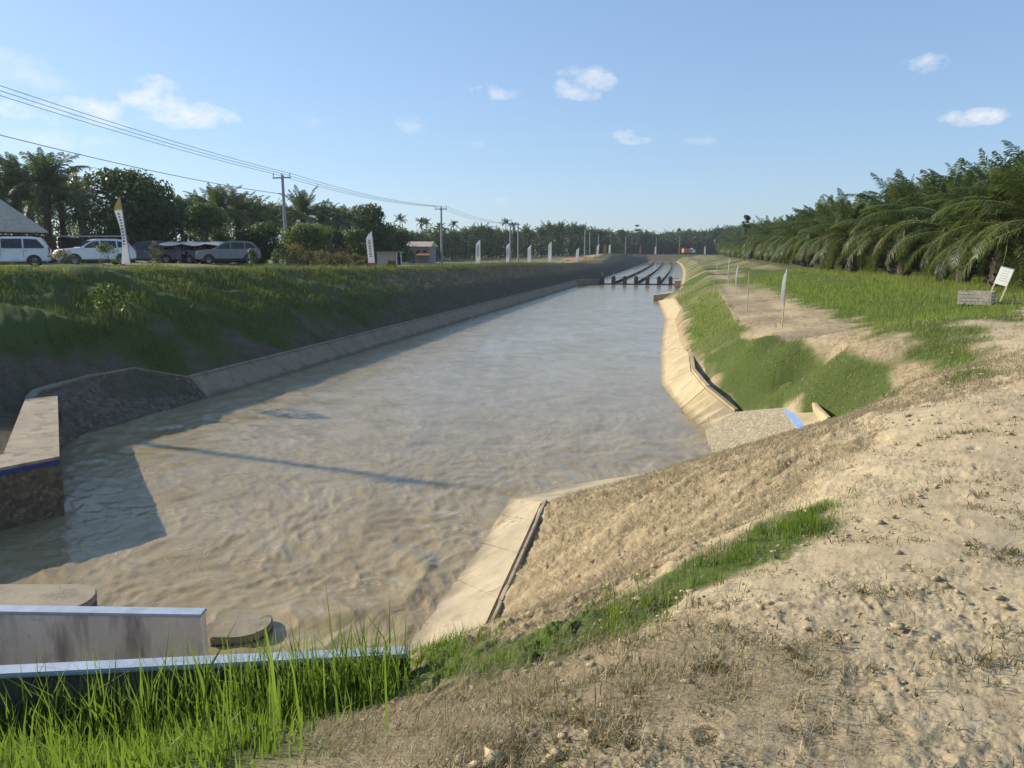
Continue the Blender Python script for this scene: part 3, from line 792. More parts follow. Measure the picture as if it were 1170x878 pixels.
def gate_walls():
    # pale blue coping beside the grass
    root = thing('coping_wall', 'pale blue topped low concrete wall behind the tall grass', 'wall')
    mb = MB(); xs = [-6.0, -4.5, -3, -1.6, -.62]
    f = [(x, coping_y(x)) for x in xs]; b = [(x - .02, coping_y(x) + .075) for x in xs]
    mb.prism(f + b[::-1], -1.3, 2.2)
    mb.build('wall_body', M['pier'], root)
    mb = MB(); f = [(x, coping_y(x) - .025) for x in xs]; b = [(x - .02, coping_y(x) + .085) for x in xs]
    mb.prism(f + b[::-1], 2.204, 2.235); mb.build('coping', M['paleblue'], root, bevel=.008)
    # stained white wall beyond
    r2 = thing('gate_wall', 'stained white concrete gate wall with a pale blue top', 'wall')
    p0 = P(229, 706, 1.75); p1 = P(-160, 700, 1.75)
    mb = MB(); q = [(p0[0], p0[1]), (p1[0], p1[1]), (p1[0], p1[1] + .10), (p0[0], p0[1] + .10)]
    mb.prism(q, -1.3, 1.75); mb.build('wall_body', M['whitewall'], r2)
    mb = MB(); q = [(p0[0] + .01, p0[1] - .012), (p1[0], p1[1] - .012), (p1[0], p1[1] + .112), (p0[0] + .01, p0[1] + .112)]
    mb.prism(q, 1.753, 1.78); mb.build('coping', M['paleblue'], r2, bevel=.006)
    # round-nosed piers
    def nose(label, c, r, L, z):
        rr = thing('round_pier', label, 'pier', (c[0], c[1], 0)); mb = MB()
        poly = [(r * math.cos(a), r * math.sin(a)) for a in np.linspace(-PI / 2, PI / 2, 24)] + [(-L, r), (-L, -r)]
        mb.prism(poly, -1.3, z - .1); mb.build('pier_body', M['pier'], rr)
        mb = MB(); poly = [(q[0] * 1.015, q[1] * 1.02) for q in poly]; mb.prism(poly, z - .096, z)
        mb.build('pier_cap', M['capconc'], rr, bevel=.015)
    c = P(66, 684, .36); nose('low pier with a rounded tan cap beyond the white gate wall', c[:2], .42, 1.6, .36)
    c = P(276, 712, .1); nose('nearly drowned round pier cap at the end of the white gate wall', c[:2], .36, .25, .1)
    # post at the left end of the pier
gate_walls()

def weir():
    n = 0
    offs = np.linspace(-12.15, -2.75, 7)
    first = None
    labs = ['first', 'second', 'third', 'fourth', 'fifth', 'sixth', 'seventh']
    for k, o in enumerate(offs):
        x, y = W(109, o)
        r = thing('weir_pier', 'dark weir pier standing in the canal, %s counted from the left bank' % labs[k], 'weir pier', (x, y, 0), -TH, 'weir piers across the canal')
        mb = MB(); mb.prism([(-.26, -.35), (.26, -.35), (.26, .35), (-.26, .35)], -1.2, [1.0] * 4)
        mb.add([(-.2, -.3, 1.0), (.2, -.3, 1.0), (.2, .3, 1.0), (-.2, .3, 1.0), (-.17, -.25, 1.15), (.17, -.25, 1.15), (.17, .25, 1.15), (-.17, .25, 1.15)], [(4, 5, 6, 7), (0, 1, 5, 4), (1, 2, 6, 5), (2, 3, 7, 6), (3, 0, 4, 7)])
        mb.build('pier_body', M['pier'], r, bevel=.03)
        mb = MB(); mb.tube([(0, 0, 1.1), (0, 0, 1.75)], .03); mb.build('gate_stem', M['metal'], r)
    for k, lab in ((1, 'left'), (3, 'middle'), (5, 'right')):
        mb = MB(); ss = np.linspace(110, 349, 30)
        L = [W(s, offs[k] - .07) for s in ss]; Rr = [W(s, offs[k] + .07) for s in ss]
        for i in range(29): mb.prism([L[i], Rr[i], Rr[i + 1], L[i + 1]], -1.2, .32)
        ob = mb.build('guide_wall', M['darkconcrete']); tag(ob, 'low dark guide wall running down the canal, %s of the three' % lab, 'guide wall', 'guide walls behind the weir')
    mb = MB(); a = W(109.2, -12.15); b = W(109.2, -1.6)
    mb.tube([(a[0], a[1], .9), (b[0], b[1], .9)], .045, 6); mb.tube([(a[0], a[1], .06), (b[0], b[1], .06)], .09, 6)
    for o in offs: 
        q = W(109.2, o); mb.tube([(q[0], q[1], .05), (q[0], q[1], .95)], .03, 4)
    tag(mb.build('weir_rail', M['metal']), 'thin metal rail spanning the row of weir piers', 'rail')
    # abutment walls
    mb = MB(); mb.prism([W(105, -15.2), W(105.5, -15.2), W(109, -12.4), W(108.6, -12.6)], -1.2, [.75] * 4)
    tag(mb.build('abutment_wall', M['oldlining'], bevel=.02), 'low concrete abutment where the left bank meets the weir', 'wall')
    mb = MB(); q = W(104, -1.2); mb.prism([W(100, -2.0), W(104, -2.0), W(104, -1.2), W(100, -1.2)], -1, [.9] * 4)
    tag(mb.build('concrete_block', M['lining'], bevel=.03), 'tan concrete block at the right water edge before the weir', 'concrete block')
    mb = MB(); mb.prism([W(74, -3.4), W(80, -1.9), W(80, -1.1), W(74, -1.6)], -1, [.5, .5, .75, .75])
    tag(mb.build('lining_end', M['lining'], bevel=.03), 'stepped concrete end of the right canal lining', 'canal lining')
weir()

# ------------------------------------------------------------------ grass and straw
def blades(name, x, y, z, h, w, mat, lean=.35, seed=1, flat=None, kind='stuff', label=None, cat='grass', az=None):
    r = np.random.default_rng(seed); n = len(x)
    a = r.uniform(0, 2 * PI, n) if az is None else az + r.normal(0, .5, n)
    face = r.uniform(0, 2 * PI, n)
    sx, sy = np.cos(face) * w / 2, np.sin(face) * w / 2
    ln = np.abs(r.normal(0, lean, n)) if flat is None else flat
    up1 = np.cos(ln * .6); out1 = np.sin(ln * .6); up2 = np.cos(np.minimum(ln * 1.6, 2.0)); out2 = np.sin(np.minimum(ln * 1.6, 2.0))
    dx, dy = np.cos(a), np.sin(a)
    b = np.c_[x, y, z]
    m = b + np.c_[dx * out1 * h * .55, dy * out1 * h * .55, up1 * h * .55]
    t = m + np.c_[dx * out2 * h * .45, dy * out2 * h * .45, up2 * h * .45]
    side = np.c_[sx, sy, np.zeros(n)]
    V = np.stack([b - side, b + side, m + side * .75, m - side * .75, t], 1).reshape(-1, 3)
    i = np.arange(n)[:, None] * 5
    Q = i + np.array([[0, 1, 2, 3]]); T = i + np.array([[3, 2, 4]])
    var = np.repeat(np.clip(r.normal(.5, .25, n), 0, 1), 5)
    ob = mesh_np(name, V, [Q, T], mat, attrs={'var': ('FLOAT', var)})
    tag(ob, label, cat, None, kind)
    return ob

def ground_z(x, y):
    return height(x, y)
def scatter(n, xr, yr, seed):
    r = np.random.default_rng(seed); return r.uniform(*xr, n), r.uniform(*yr, n), r

def scatter_view(n, umin, umax, rmin, rmax, seed, power=1.2):
    """random ground points in front of the photographer, denser close by"""
    r = np.random.default_rng(seed)
    th = np.radians(r.uniform(umin, umax, n)); t = r.uniform(0, 1, n)
    k = 1 - power + 1e-9
    rad = (rmin ** (2 - power) + t * (rmax ** (2 - power) - rmin ** (2 - power))) ** (1 / (2 - power))
    return np.sin(th) * rad, np.cos(th) * rad, r

# tall lush grass, bottom left
x, y, r = scatter(24000, (-4.2, .2), (1.6, 4.28), 5)
s_, o_ = so(x, y)
cl = fbm(x * 2.2, y * 2.2, 3, 131)
den = sstep(.05, .8, -x - .62 - .1 * np.clip(3.2 - y, 0, 1)) * (.45 + .8 * sstep(-.3, .4, cl))
near_wall = sstep(3.55, 4.0, y - (coping_y(x) - 4.2)) * sstep(.55, .72, -x) * (1 - .6 * sstep(2.0, 3.0, -x))
hug = .95 * sstep(3.5, 3.9, y - (coping_y(x) - 4.2)) * sstep(.5, .72, -x)
den = np.maximum(np.maximum(den * (1 - .45 * sstep(2.9, 3.4, y)), near_wall), hug)
k = (y < coping_y(x) - .02) & (r.uniform(0, 1, len(x)) < den)
x, y = x[k], y[k]; nw = sstep(3.6, 4.0, y)
hh = np.random.default_rng(6).gamma(5, .027, len(x)) * (1 + 2.0 * nw * sstep(.3, .8, -x) + .35 * nw * np.exp(-((x + 1.25) / .4) ** 2)) * (1 - .3 * nw * sstep(2.2, 3., -x)) 
blades('tall_grass', x, y, height(x, y) - .02, np.clip(hh, .05, .62), np.random.default_rng(8).uniform(.006, .014, len(x)), M['grass'], .42, 9, label='tall bright green grass growing against the pale blue coping', cat='grass')

rr = np.random.default_rng(61); x = rr.uniform(-2.6, -.5, 46); y = rr.uniform(2.7, 3.6, 46)
k = rr.uniform(0, 1, 46) < .3 + .7 * np.exp(-((x + 1.35) / .25) ** 2); x, y = x[k], y[k]
blades('tall_grass', x, y, height(x, y) - .02, rr.uniform(.35, .8, len(x)), rr.uniform(.010, .022, len(x)), M['grass'], .22, 62, label='a few long grass stalks rising above the pale blue coping', cat='grass')

# grass strip along the crest
x, y, r = scatter(85000, (-.9, 2.6), (3.4, 6.8), 15)
d = pdist(x, y, POLY_STRIP) + .22 * fbm(x * 3, y * 3, 3, 141)
k = (r.uniform(0, 1, len(x)) < (1 - sstep(-.2, .20, d)) * .9 * (.06 + 1.0 * sstep(-.25, .45, fbm(x * 4, y * 4, 2, 143))))
x, y = x[k], y[k]
blades('crest_grass', x, y, height(x, y) - .01, np.clip(np.random.default_rng(3).gamma(4, .0165, len(x)), .02, .2), np.random.default_rng(4).uniform(.003, .0065, len(x)), M['grass'], .4, 19, label='narrow band of green grass on the lip of the earth slope', cat='grass')

# right bank grass
x, y, r = scatter_view(260000, -2, 42, 7.5, 75, 25, 1.35)
s_, o_ = so(x, y); g = grass_mask(x, y); dd = np.hypot(x, y)
k = (o_ > -1) & (pdist(x, y, POLY_STRIP) > .1) & (r.uniform(0, 1, len(x)) < g ** 1.5 * .9) & (height(x, y) > .8)
x, y, dd = x[k], y[k], dd[k]
sz = np.clip(dd / 14, .8, 3.2)
blades('levee_grass', x, y, height(x, y) - .02, np.random.default_rng(3).gamma(6, .018, len(x)) * (.75 + .25 * sz) * np.where(inpoly(x, y, POLY_PATCH), .55 + .5 * np.clip(fbm(x * 1.8, y * 1.8, 3, 145), -.6, 1), 1), .006 * sz + .002, M['leveegrass'], .42, 29, label='bright green grass covering the right bank and levee', cat='grass')

# left bank grass
r = np.random.default_rng(35); n = 230000
s_ = 12 + 110 * r.uniform(0, 1, n) ** 1.7; o_ = r.uniform(-25.5, -15.6, n)
x = o_ * CT + s_ * ST; y = -o_ * ST + s_ * CT
g = grass_mask(x, y); dd = np.hypot(x, y)
k = (r.uniform(0, 1, n) < g ** 1.4 * .8) & (y > 5)
x, y, dd = x[k], y[k], dd[k]
sz = np.clip(dd / 16, 1, 3.5); cl = fbm(x * .5, y * .5, 3, 151)
blades('bank_grass', x, y, height(x, y) - .03, np.random.default_rng(3).gamma(6, .024, len(x)) * (1 + .9 * np.clip(cl, -.7, 1.2)), .009 * sz, M['bankgrass'], .4, 39, label='rough green grass clothing the left canal bank', cat='grass')

r = np.random.default_rng(36); n = 90000
s_ = 14 + 120 * r.uniform(0, 1, n) ** 1.6; o_ = r.uniform(-21.5, -15.8, n)
x = o_ * CT + s_ * ST; y = -o_ * ST + s_ * CT; dd = np.hypot(x, y); sz = np.clip(dd / 16, 1, 3.5)
k = (r.uniform(0, 1, n) < .05 + .4 * sstep(0, .5, fbm(x * .8, y * .8, 3, 155)))
x, y, sz = x[k], y[k], sz[k]
blades('bank_weeds', x, y, height(x, y) - .02, np.random.default_rng(3).gamma(4, .022, len(x)) * (.6 + .4 * sz), .008 * sz, M['weed'], .8, 40, label='sparse brown weeds on the dark earth of the left bank', cat='weeds')

# small green tufts in the sand
r = np.random.default_rng(44); X, Y = [], []
for i in range(420):
    th = math.radians(r.uniform(-4, 36)); rad = 2.3 + 13 * r.uniform() ** 1.6
    cx, cy = math.sin(th) * rad, math.cos(th) * rad
    m = int(r.integers(20, 80)); sp = r.uniform(.02, .09)
    X += list(cx + r.normal(0, sp, m)); Y += list(cy + r.normal(0, sp * .8, m))
x, y = np.array(X), np.array(Y); z = height(x, y)
k = (z > .9) & (so(x, y)[1] > -1.5); x, y, z = x[k], y[k], z[k]
blades('grass_tufts', x, y, z - .005, np.random.default_rng(3).uniform(.015, .06, len(x)), np.random.default_rng(3).uniform(.003, .006, len(x)), M['weed'], 1.0, 49, flat=np.random.default_rng(50).uniform(.5, 1.5, len(x)), label='small sparse tufts of grass dotted over the pale sand', cat='grass')

# dry straw lying on slope and sand
x, y, r = scatter_view(240000, -16, 42, 2.0, 24, 55, 1.4)
s_, o_ = so(x, y); z = height(x, y)
tang = np.exp(-(((x + .1) / 1.3) ** 2 + ((y - 2.9) / .8) ** 2))
slope = (z < 2.72) & (z > .5) & (s_ < 17)
den = np.where(slope, 1.0, .10) + .75 * tang + np.where((o_ > 1.8) & (s_ > 15), .35, 0)
den *= .35 + sstep(-.3, .4, fbm(x * 1.6, y * 1.6, 3, 161))
k = (o_ > oR(s_) + .9) & (z > .5) & (r.uniform(0, 1, len(x)) < den) & ~((x < -.3) & (y > 3.6))
x, y, z = x[k], y[k], z[k]; dd = np.hypot(x, y); sz = np.clip(dd / 6, .6, 2.5)
rr = np.random.default_rng(56)
blades('dry_straw', x, y, z + rr.uniform(-.004, .014, len(x)), rr.uniform(.03, .12, len(x)) * (.7 + .3 * sz), .0035 * sz, M['straw'], .3, 59, flat=rr.uniform(1.0, 1.65, len(x)), label='dead straw littering the bare earth slope and sand', cat='straw', az=.76 + PI * rr.integers(0, 2, len(x)))

x, y, r = scatter(26000, (-1.3, 1.9), (2.1, 3.9), 57)
den = np.exp(-(((x - .15) / .95) ** 2 + ((y - 2.85) / .6) ** 2)) * sstep(-.25, .35, fbm(x * 3.2, y * 3.2, 3, 165))
k = (r.uniform(0, 1, len(x)) < den * .75) & (y < coping_y(x) - .3); x, y = x[k], y[k]; rr = np.random.default_rng(58)
blades('dry_grass', x, y, height(x, y) - .005, rr.gamma(4, .014, len(x)), rr.uniform(.003, .006, len(x)), M['straw'], .8, 60, label='matted dead grass at the edge of the sand by the photographer', cat='dry grass')
k = rr.uniform(0, 1, len(x)) < .5; x, y = x[k], y[k]
blades('dry_grass', x + .02, y - .02, height(x, y) - .005, rr.gamma(4, .012, len(x)), rr.uniform(.003, .006, len(x)), M['weed'], .9, 61, label='dark brown dead grass mixed into the matted straw', cat='dry grass')

# clods of earth
def clods():
    x, y, r = scatter_view(9000, -14, 40, 2.1, 22, 65, 1.6)
    s_, o_ = so(x, y); z = height(x, y)
    keep = (z > 1.0) & (o_ > oR(s_) + 1) & (r.uniform(0, 1, len(x)) < .25 + .75 * sstep(-.1, .5, fbm(x * 1.2, y * 1.2, 3, 171)))
    x, y, z = x[keep], y[keep], z[keep]; n = len(x)
    base = np.array([(1, 0, 0), (-1, 0, 0), (0, 1, 0), (0, -1, 0), (0, 0, .8), (0, 0, -.8), (.6, .6, .5), (-.6, .6, .45), (-.6, -.6, .5), (.6, -.6, .45)], float)
    fs = np.array([(0, 6, 4), (6, 2, 4), (2, 7, 4), (7, 1, 4), (1, 8, 4), (8, 3, 4), (3, 9, 4), (9, 0, 4), (0, 2, 6), (2, 1, 7), (1, 3, 8), (3, 0, 9), (2, 0, 5), (1, 2, 5), (3, 1, 5), (0, 3, 5)])
    rr = np.random.default_rng(66)
    sz = rr.gamma(1.8, .0042, n)[:, None, None] * (1 + np.hypot(x, y) / 18)[:, None, None]
    V = base[None] * sz * rr.uniform(.55, 1.3, (n, 10, 1)) * rr.uniform(.6, 1.4, (n, 1, 3)) * np.array([1, 1, .6])
    V = V + np.c_[x, y, z + .004][:, None, :]
    F = (np.arange(n)[:, None, None] * 10 + fs[None]).reshape(-1, 3)
    cov = np.tile(np.array([0, .75, 0, 1.]), (n * 10, 1))
    ob = mesh_np('earth_clods', V.reshape(-1, 3), F, M['ground'], smooth=False, attrs={'cover': ('FLOAT_COLOR', cov)})
    tag(ob, 'small crumbled clods of earth strewn over the sand', 'clods', None, 'stuff')
clods()

# ------------------------------------------------------------------ palms
def palm_data(seed, trunk_h, nf, L, pairs, wide=.05, leaf=.75, young=False):
    r = np.random.default_rng(seed)
    VV, QQ, TT, var, mq, mt = [], [], [], [], [], []
    n0 = 0
    for i in range(nf):
        f = i / (nf - 1)                                     # 0 = newest spear, 1 = oldest
        az = i * 2.39996 + r.normal(0, .15)
        phi0 = math.radians(88 - 94 * f ** 1.35 + r.normal(0, 9)); droop = math.radians(26 + 72 * f ** .9 + r.normal(0, 10)) * (1 if not young else .95)
        ll = L * (.62 + .38 * min(1, f * 3)) * r.uniform(.88, 1.1)
        dead = (f > .95) and r.uniform() < .2
        if dead: phi0 = math.radians(-20); droop = math.radians(70); ll *= .7
        m = 15; t = np.linspace(0, 1, m); ph = phi0 - droop * t ** 1.35
        ds = ll / (m - 1)
        hr = np.concatenate([[0], np.cumsum(np.cos(ph[:-1]) * ds)]) + .12; hz_ = np.concatenate([[0], np.cumsum(np.sin(ph[:-1]) * ds)]) + trunk_h
        sway = r.normal(0, .12) * t ** 2 * ll
        d = np.array([math.cos(az), math.sin(az)]); sd = np.array([-d[1], d[0]])
        C = np.c_[hr * d[0] + sway * sd[0], hr * d[1] + sway * sd[1], hz_]
        # rachis
        rad = (.045 * (1 - t) + .008) * (L / 4.5)
        up = np.c_[-np.sin(ph) * d[0], -np.sin(ph) * d[1], np.cos(ph)]; sv = np.tile(np.array([sd[0], sd[1], 0]), (m, 1))
        ring = np.stack([C + sv * rad[:, None], C + up * rad[:, None] * .8, C - sv * rad[:, None], C - up * rad[:, None] * .6], 1).reshape(-1, 3)
        a = np.arange(m - 1)[:, None] * 4; ks = np.arange(4)
        q = np.stack([a + ks, a + (ks + 1) % 4, a + 4 + (ks + 1) % 4, a + 4 + ks], -1).reshape(-1, 4)
        VV.append(ring); QQ.append(q + n0); mq += [1] * len(q); n0 += len(ring); var.append(np.full(len(ring), .5))
        # leaflets
        for sgn in (-1, 1):
            tt = np.linspace(.10, .995, pairs) + r.normal(0, .003, pairs)
            tt = np.clip(tt, 0, 1)
            base = np.stack([np.interp(tt, t, C[:, j]) for j in range(3)], 1)
            pp = np.interp(tt, t, ph)
            tan = np.c_[np.cos(pp) * d[0], np.cos(pp) * d[1], np.sin(pp)]; upv = np.c_[-np.sin(pp) * d[0], -np.sin(pp) * d[1], np.cos(pp)]
            side = np.array([sd[0], sd[1], 0.]) * sgn
            ln = leaf * (np.sin(PI * np.clip(tt * .86 + .1, 0, 1)) ** .7) * r.uniform(.8, 1.12, pairs)
            fw = .35 + .45 * tt
            lift = r.choice([.25, .0, -.2], pairs) + r.normal(0, .08, pairs)
            dr = side[None] * 1.0 + tan * fw[:, None] + upv * lift[:, None]
            dr /= np.linalg.norm(dr, axis=1)[:, None]
            mid = base + dr * ln[:, None] * .5 + np.array([0, 0, -1.]) * (ln * .07)[:, None]
            tip = base + dr * ln[:, None] * .92 + np.array([0, 0, -1.]) * (ln * r.uniform(.28, .52, pairs))[:, None]
            wv = tan * (wide / 2)
            V = np.stack([base - wv * .5, base + wv * .5, mid + wv, mid - wv, tip], 1).reshape(-1, 3)
            b = np.arange(pairs)[:, None] * 5 + n0
            QQ.append(b + np.array([[0, 1, 2, 3]])); mq += [2 if dead else 0] * pairs
            TT.append(b + np.array([[3, 2, 4]])); mt += [2 if dead else 0] * pairs
            VV.append(V); n0 += len(V)
            var.append(np.repeat(np.clip(.35 + .35 * (1 - f) + r.normal(0, .18, pairs) + r.normal(0, .1), 0, 1), 5))
    return np.concatenate(VV), [np.concatenate(QQ), np.concatenate(TT)], mq + mt, np.concatenate(var)

def trunk_data(seed, h, r0, r1, n=12, stubs=True):
    r = np.random.default_rng(seed); mb = MB()
    m = max(4, int(h / .25)); pts = [(0, 0, -.3 + (h + .4) * i / m) for i in range(m + 1)]
    rad = [(r0 + (r1 - r0) * i / m) * r.uniform(.9, 1.1) for i in range(m + 1)]
    mb.tube(pts, rad, n)
    if stubs:
        for i in range(int(h * 22) + 12):
            z = r.uniform(.05, h); a = i * 2.4; R0 = r0 + (r1 - r0) * z / h
            c, s = math.cos(a), math.sin(a); L = r.uniform(.10, .22)
            mb.tube([(c * R0 * .8, s * R0 * .8, z), (c * (R0 + L), s * (R0 + L), z + L * .9)], [.06, .03], 4)
    return mb

PALMS = {}
def make_palm(kind, seed, name='oil_palm', **kw):
    V, F, fm, var = palm_data(seed, kw['h'], kw['nf'], kw['L'], kw['pairs'], kw.get('wide', .05), kw.get('leaf', .75))
    root = bpy.data.objects.new(name, None); link(root)
    mesh_np('crown', V, F, [M[kw.get('mat', 'palmleaf')], M['rachis'], M['deadleaf']], root, fmat=fm, attrs={'var': ('FLOAT', var)})
    trunk_data(seed, kw['h'], kw.get('r0', .32), kw.get('r1', .28), stubs=kw.get('stubs', True)).build('trunk', M['palmtrunk'], root)
    root['fresh'] = 1
    PALMS.setdefault(kind, []).append(root); return root
for sd in (1, 2, 3, 4, 5): make_palm('young', sd, h=2.15 + .3 * (sd % 3), nf=42, L=3.6, pairs=70, wide=.05, leaf=.66, r0=.34, r1=.36)
for sd in (11, 12, 13): make_palm('mature', sd, h=6.2, nf=36, L=4.4, pairs=46, wide=.085, leaf=.85, mat='farpalm')
for sd in (21, 22, 23): make_palm('far', sd, h=6.5, nf=28, L=4.2, pairs=22, wide=.16, leaf=.9, mat='farpalm', stubs=False)
for sd in (31, 32): make_palm('slim', sd, name='slender_palm', h=9.5, nf=14, L=1.9, pairs=20, wide=.11, leaf=.5, mat='farpalm', r0=.12, r1=.09, stubs=False)
def put_palm(kind, i, x, y, scale, label, group, rz=None, z=None, tilt=0.):
    src = PALMS[kind][i % len(PALMS[kind])]
    zz = hz(x, y) if z is None else z
    rz = random.uniform(0, 6.28) if rz is None else rz
    if src.get('fresh'):
        del src['fresh']; r = src
        r.location = (x, y, zz); r.rotation_euler = (0, 0, rz); r.scale = (scale,) * 3
    else: r = dup(src, (x, y, zz), rz, scale)
    r.rotation_euler = (tilt * math.cos(rz), tilt * math.sin(rz), rz)
    tag(r, label, 'palm', group); return r

GR = 'oil palms of the grove beyond the right levee'
k = 0; n_front = 0
for row, (o0, ds) in enumerate(((13.6, 4.9), (17.6, 5.2), (22., 6.0), (27.5, 7.0))):
    s = 33.5 + row * 1.0
    while s < (150 if row == 3 else 250):
        x, y = W(s + random.uniform(-.7, .7), o0 + random.uniform(-.5, .5) - (1.6 if (row == 0 and s > 60) else 0))
        sc = (1.02, 1.1, 1.18, 1.25)[row] * random.uniform(.84, 1.16)
        if s > 120: sc *= 1.08
        if row == 0 and n_front < 16: lab = 'oil palm in the front row of the grove, %s counted leftward from the leaning sign' % ORD[n_front]; n_front += 1
        elif row == 0: lab = 'low oil palm in the far end of the front row edging the grassy levee'
        else: lab = 'oil palm standing behind the front row of the right hand grove'
        put_palm('young', k, x, y, sc, lab, 'front row palms along the levee' if row == 0 else GR, tilt=random.uniform(-.08, .08)); k += 1
        s += ds * (1 + (s > 110) * .4)
# the tall one at the right edge
x, y, _ = D(1172, 300, 30); put_palm('young', 1, x + 1.8, y + 2.0, 1.02, 'tallest oil palm at the right end of the grove, above the leaning sign', GR, rz=1.0)

# left side palms: (pixel column, pixel row of the top, depth)
GL = 'oil palms behind the left bank'
def palm_px(kind, u, vtop, depth, i, lab, group, native):
    native *= .90
    x, y, ztop = D(u, vtop, depth); zb = hz(x, y)
    put_palm(kind, i, x, y, max(.35, (ztop - zb) / native), lab, group, z=zb - .1, tilt=random.uniform(-.06, .06))
for i, (u, v, d) in enumerate(sorted([(-28, 186, 66),  (12, 184, 68), (44, 176, 66), (66, 202, 72), (228, 226, 92), (250, 214, 88), (268, 222, 94), (290, 228, 98),
                               (312, 232, 104), (345, 221, 98), (368, 234, 106), (386, 236, 112), (-10, 205, 84), (30, 200, 88), (90, 205, 92),
                               (205, 224, 104), (330, 236, 120), (300, 238, 118), (275, 234, 116), (240, 232, 118), (398, 240, 118)])):
    lab = 'mature oil palm behind the cars and bushes of the left bank, %s from the left' % ORD[i]
    palm_px('mature', u, v, d, i, lab, GL, 9.9)
for i, (u, v, d) in enumerate([(-75, 190, 70), (-120, 180, 76), (-165, 192, 72), (-215, 184, 78), (-270, 190, 74)]):
    palm_px('mature', u, v, d, i, 'mature oil palm left of the roofed shed, beyond the picture edge', 'oil palms left of the shed', 9.9)
i = 0
rr = np.random.default_rng(77)
for u in np.arange(446, 700, 8.5):
    for row in range(2):
        v = np.interp(u, [446, 480, 520, 545, 570, 590, 610, 640, 660, 680, 700], [262, 268, 266, 258, 264, 266, 262, 257, 257, 264, 266]) + rr.normal(0, 1.6) + row * 3
        d = np.interp(u, [446, 700], [165, 300]) + row * 22 + rr.uniform(-8, 8)
        palm_px('far', u + rr.uniform(-3, 3) + row * 4, v, d, i, 'distant oil palm in the plantation beyond the line of flags', 'distant palms beyond the flags', 9.9); i += 1
for u in np.arange(700, 862, 6.2):
    for row in range(2):
        v = np.interp(u, [700, 760, 800, 830, 862], [267, 267, 265, 262, 258]) + rr.normal(0, 1.5) + row
        d = np.interp(u, [700, 800, 862], [395, 400, 330]) + row * 25 + rr.uniform(-8, 8)
        palm_px('far', u + rr.uniform(-2, 2), v, d, i, 'distant oil palm on the skyline beyond the canal bend', 'distant palms beyond the canal bend', 9.9); i += 1
for j, (u, v, d) in enumerate([(455, 251, 170), (484, 254, 175), (488, 255, 180), (502, 259, 185), (576, 255, 210), (586, 258, 212), (517, 257, 190)]):
    palm_px('slim', u, v, d, j, 'tall slender palm with a small crown above the distant treeline, %s from the left' % ORD[[0, 1, 2, 3, 5, 6, 4][j]], 'slender palms above the treeline', 10.6)

# ------------------------------------------------------------------ broadleaf trees and shrubs
def leafcloud(clumps, n, size, seed, squash=1.):
    """leaf-sized faces spread over and through clumps [(centre, radius)]"""
    r = np.random.default_rng(seed)
    C = np.array([c for c, _ in clumps]); Rd = np.array([q for _, q in clumps])
    w = Rd ** 2; idx = r.choice(len(C), n, p=w / w.sum())
    d = r.normal(size=(n, 3)); d /= np.linalg.norm(d, axis=1)[:, None]
    rad = Rd[idx] * (1 - np.abs(r.normal(0, .28, n))).clip(.05, 1.12)
    p = C[idx] + d * rad[:, None] * np.array([1, 1, squash])
    nrm = d + r.normal(0, .55, (n, 3)); nrm /= np.linalg.norm(nrm, axis=1)[:, None]
    a = np.cross(nrm, r.normal(size=(n, 3))); a /= np.linalg.norm(a, axis=1)[:, None]; b = np.cross(nrm, a)
    sz = size * r.uniform(.6, 1.4, n)
    V = np.stack([p - a * sz[:, None] * .5, p + b * sz[:, None] * .28, p + a * sz[:, None] * .5, p - b * sz[:, None] * .28], 1).reshape(-1, 3)
    F = (np.arange(n)[:, None] * 4 + np.arange(4)[None])
    cv = r.normal(0, .22, len(C))
    var = np.repeat(np.clip(.5 + cv[idx] + r.normal(0, .18, n), 0, 1), 4)
    return V, F, var
def make_tree(name, label, cat, loc, h, w, mat, seed, n=5000, leaf=.28, trunk=.25, nclump=26, squash=.8, low=.25, group=None, layered=False, trunk_r=None):
    r = np.random.default_rng(seed); root = thing(name, label, cat, loc, 0, group)
    cl = []
    for i in range(nclump):
        a = r.uniform(0, 2 * PI); f = r.uniform(0, 1) ** .5
        t = r.uniform(low, 1)
        prof = math.sin(PI * min(1, max(.02, (t - low) / (1 - low) * .80 + .18))) ** .6
        rad = w / 2 * prof * f
        if layered: t = round(t * 6) / 6 + r.normal(0, .01)
        q = r.uniform(.13, .24) * w * (.75 if layered else 1)
        cl.append(((math.cos(a) * rad * .82, math.sin(a) * rad * .82, min(h - q * squash * .9, t * h)), q))
    V, F, var = leafcloud(cl, n, leaf, seed, squash * (.4 if layered else 1))
    V[:, 2] = np.maximum(V[:, 2], .05)
    mesh_np('crown', V, F, M[mat], root, attrs={'var': ('FLOAT', var)})
    mb = MB(); tr = trunk_r or h * .025
    mb.tube([(0, 0, -.2), (.05, 0, h * .3), (-.05, .05, h * .62)], [tr * 1.2, tr * .9, tr * .5], 8)
    for i in range(7):
        c = cl[int(r.integers(len(cl)))][0]; z0 = h * r.uniform(.2, .5)
        mb.tube([(0, 0, z0), (c[0] * .5, c[1] * .5, (z0 + c[2]) / 2 + .1), c], [tr * .55, tr * .35, tr * .12], 5)
    mb.build('trunk', M['bark'], root, smooth=True)
    return root
def tree_px(name, label, cat, u, vtop, depth, wpx, mat, seed, **kw):
    x, y, zt = D(u, vtop, depth); zb = hz(x, y)
    return make_tree(name, label, cat, (x, y, zb - .05), zt - zb, wpx / FPX * depth, mat, seed, **kw)
tree_px('broad_tree', 'broad dark spreading tree behind the tall flag and parked cars', 'tree', 142, 194, 66, 132, 'leafdark', 201, n=15000, leaf=.34, nclump=60, low=.2, squash=.55)
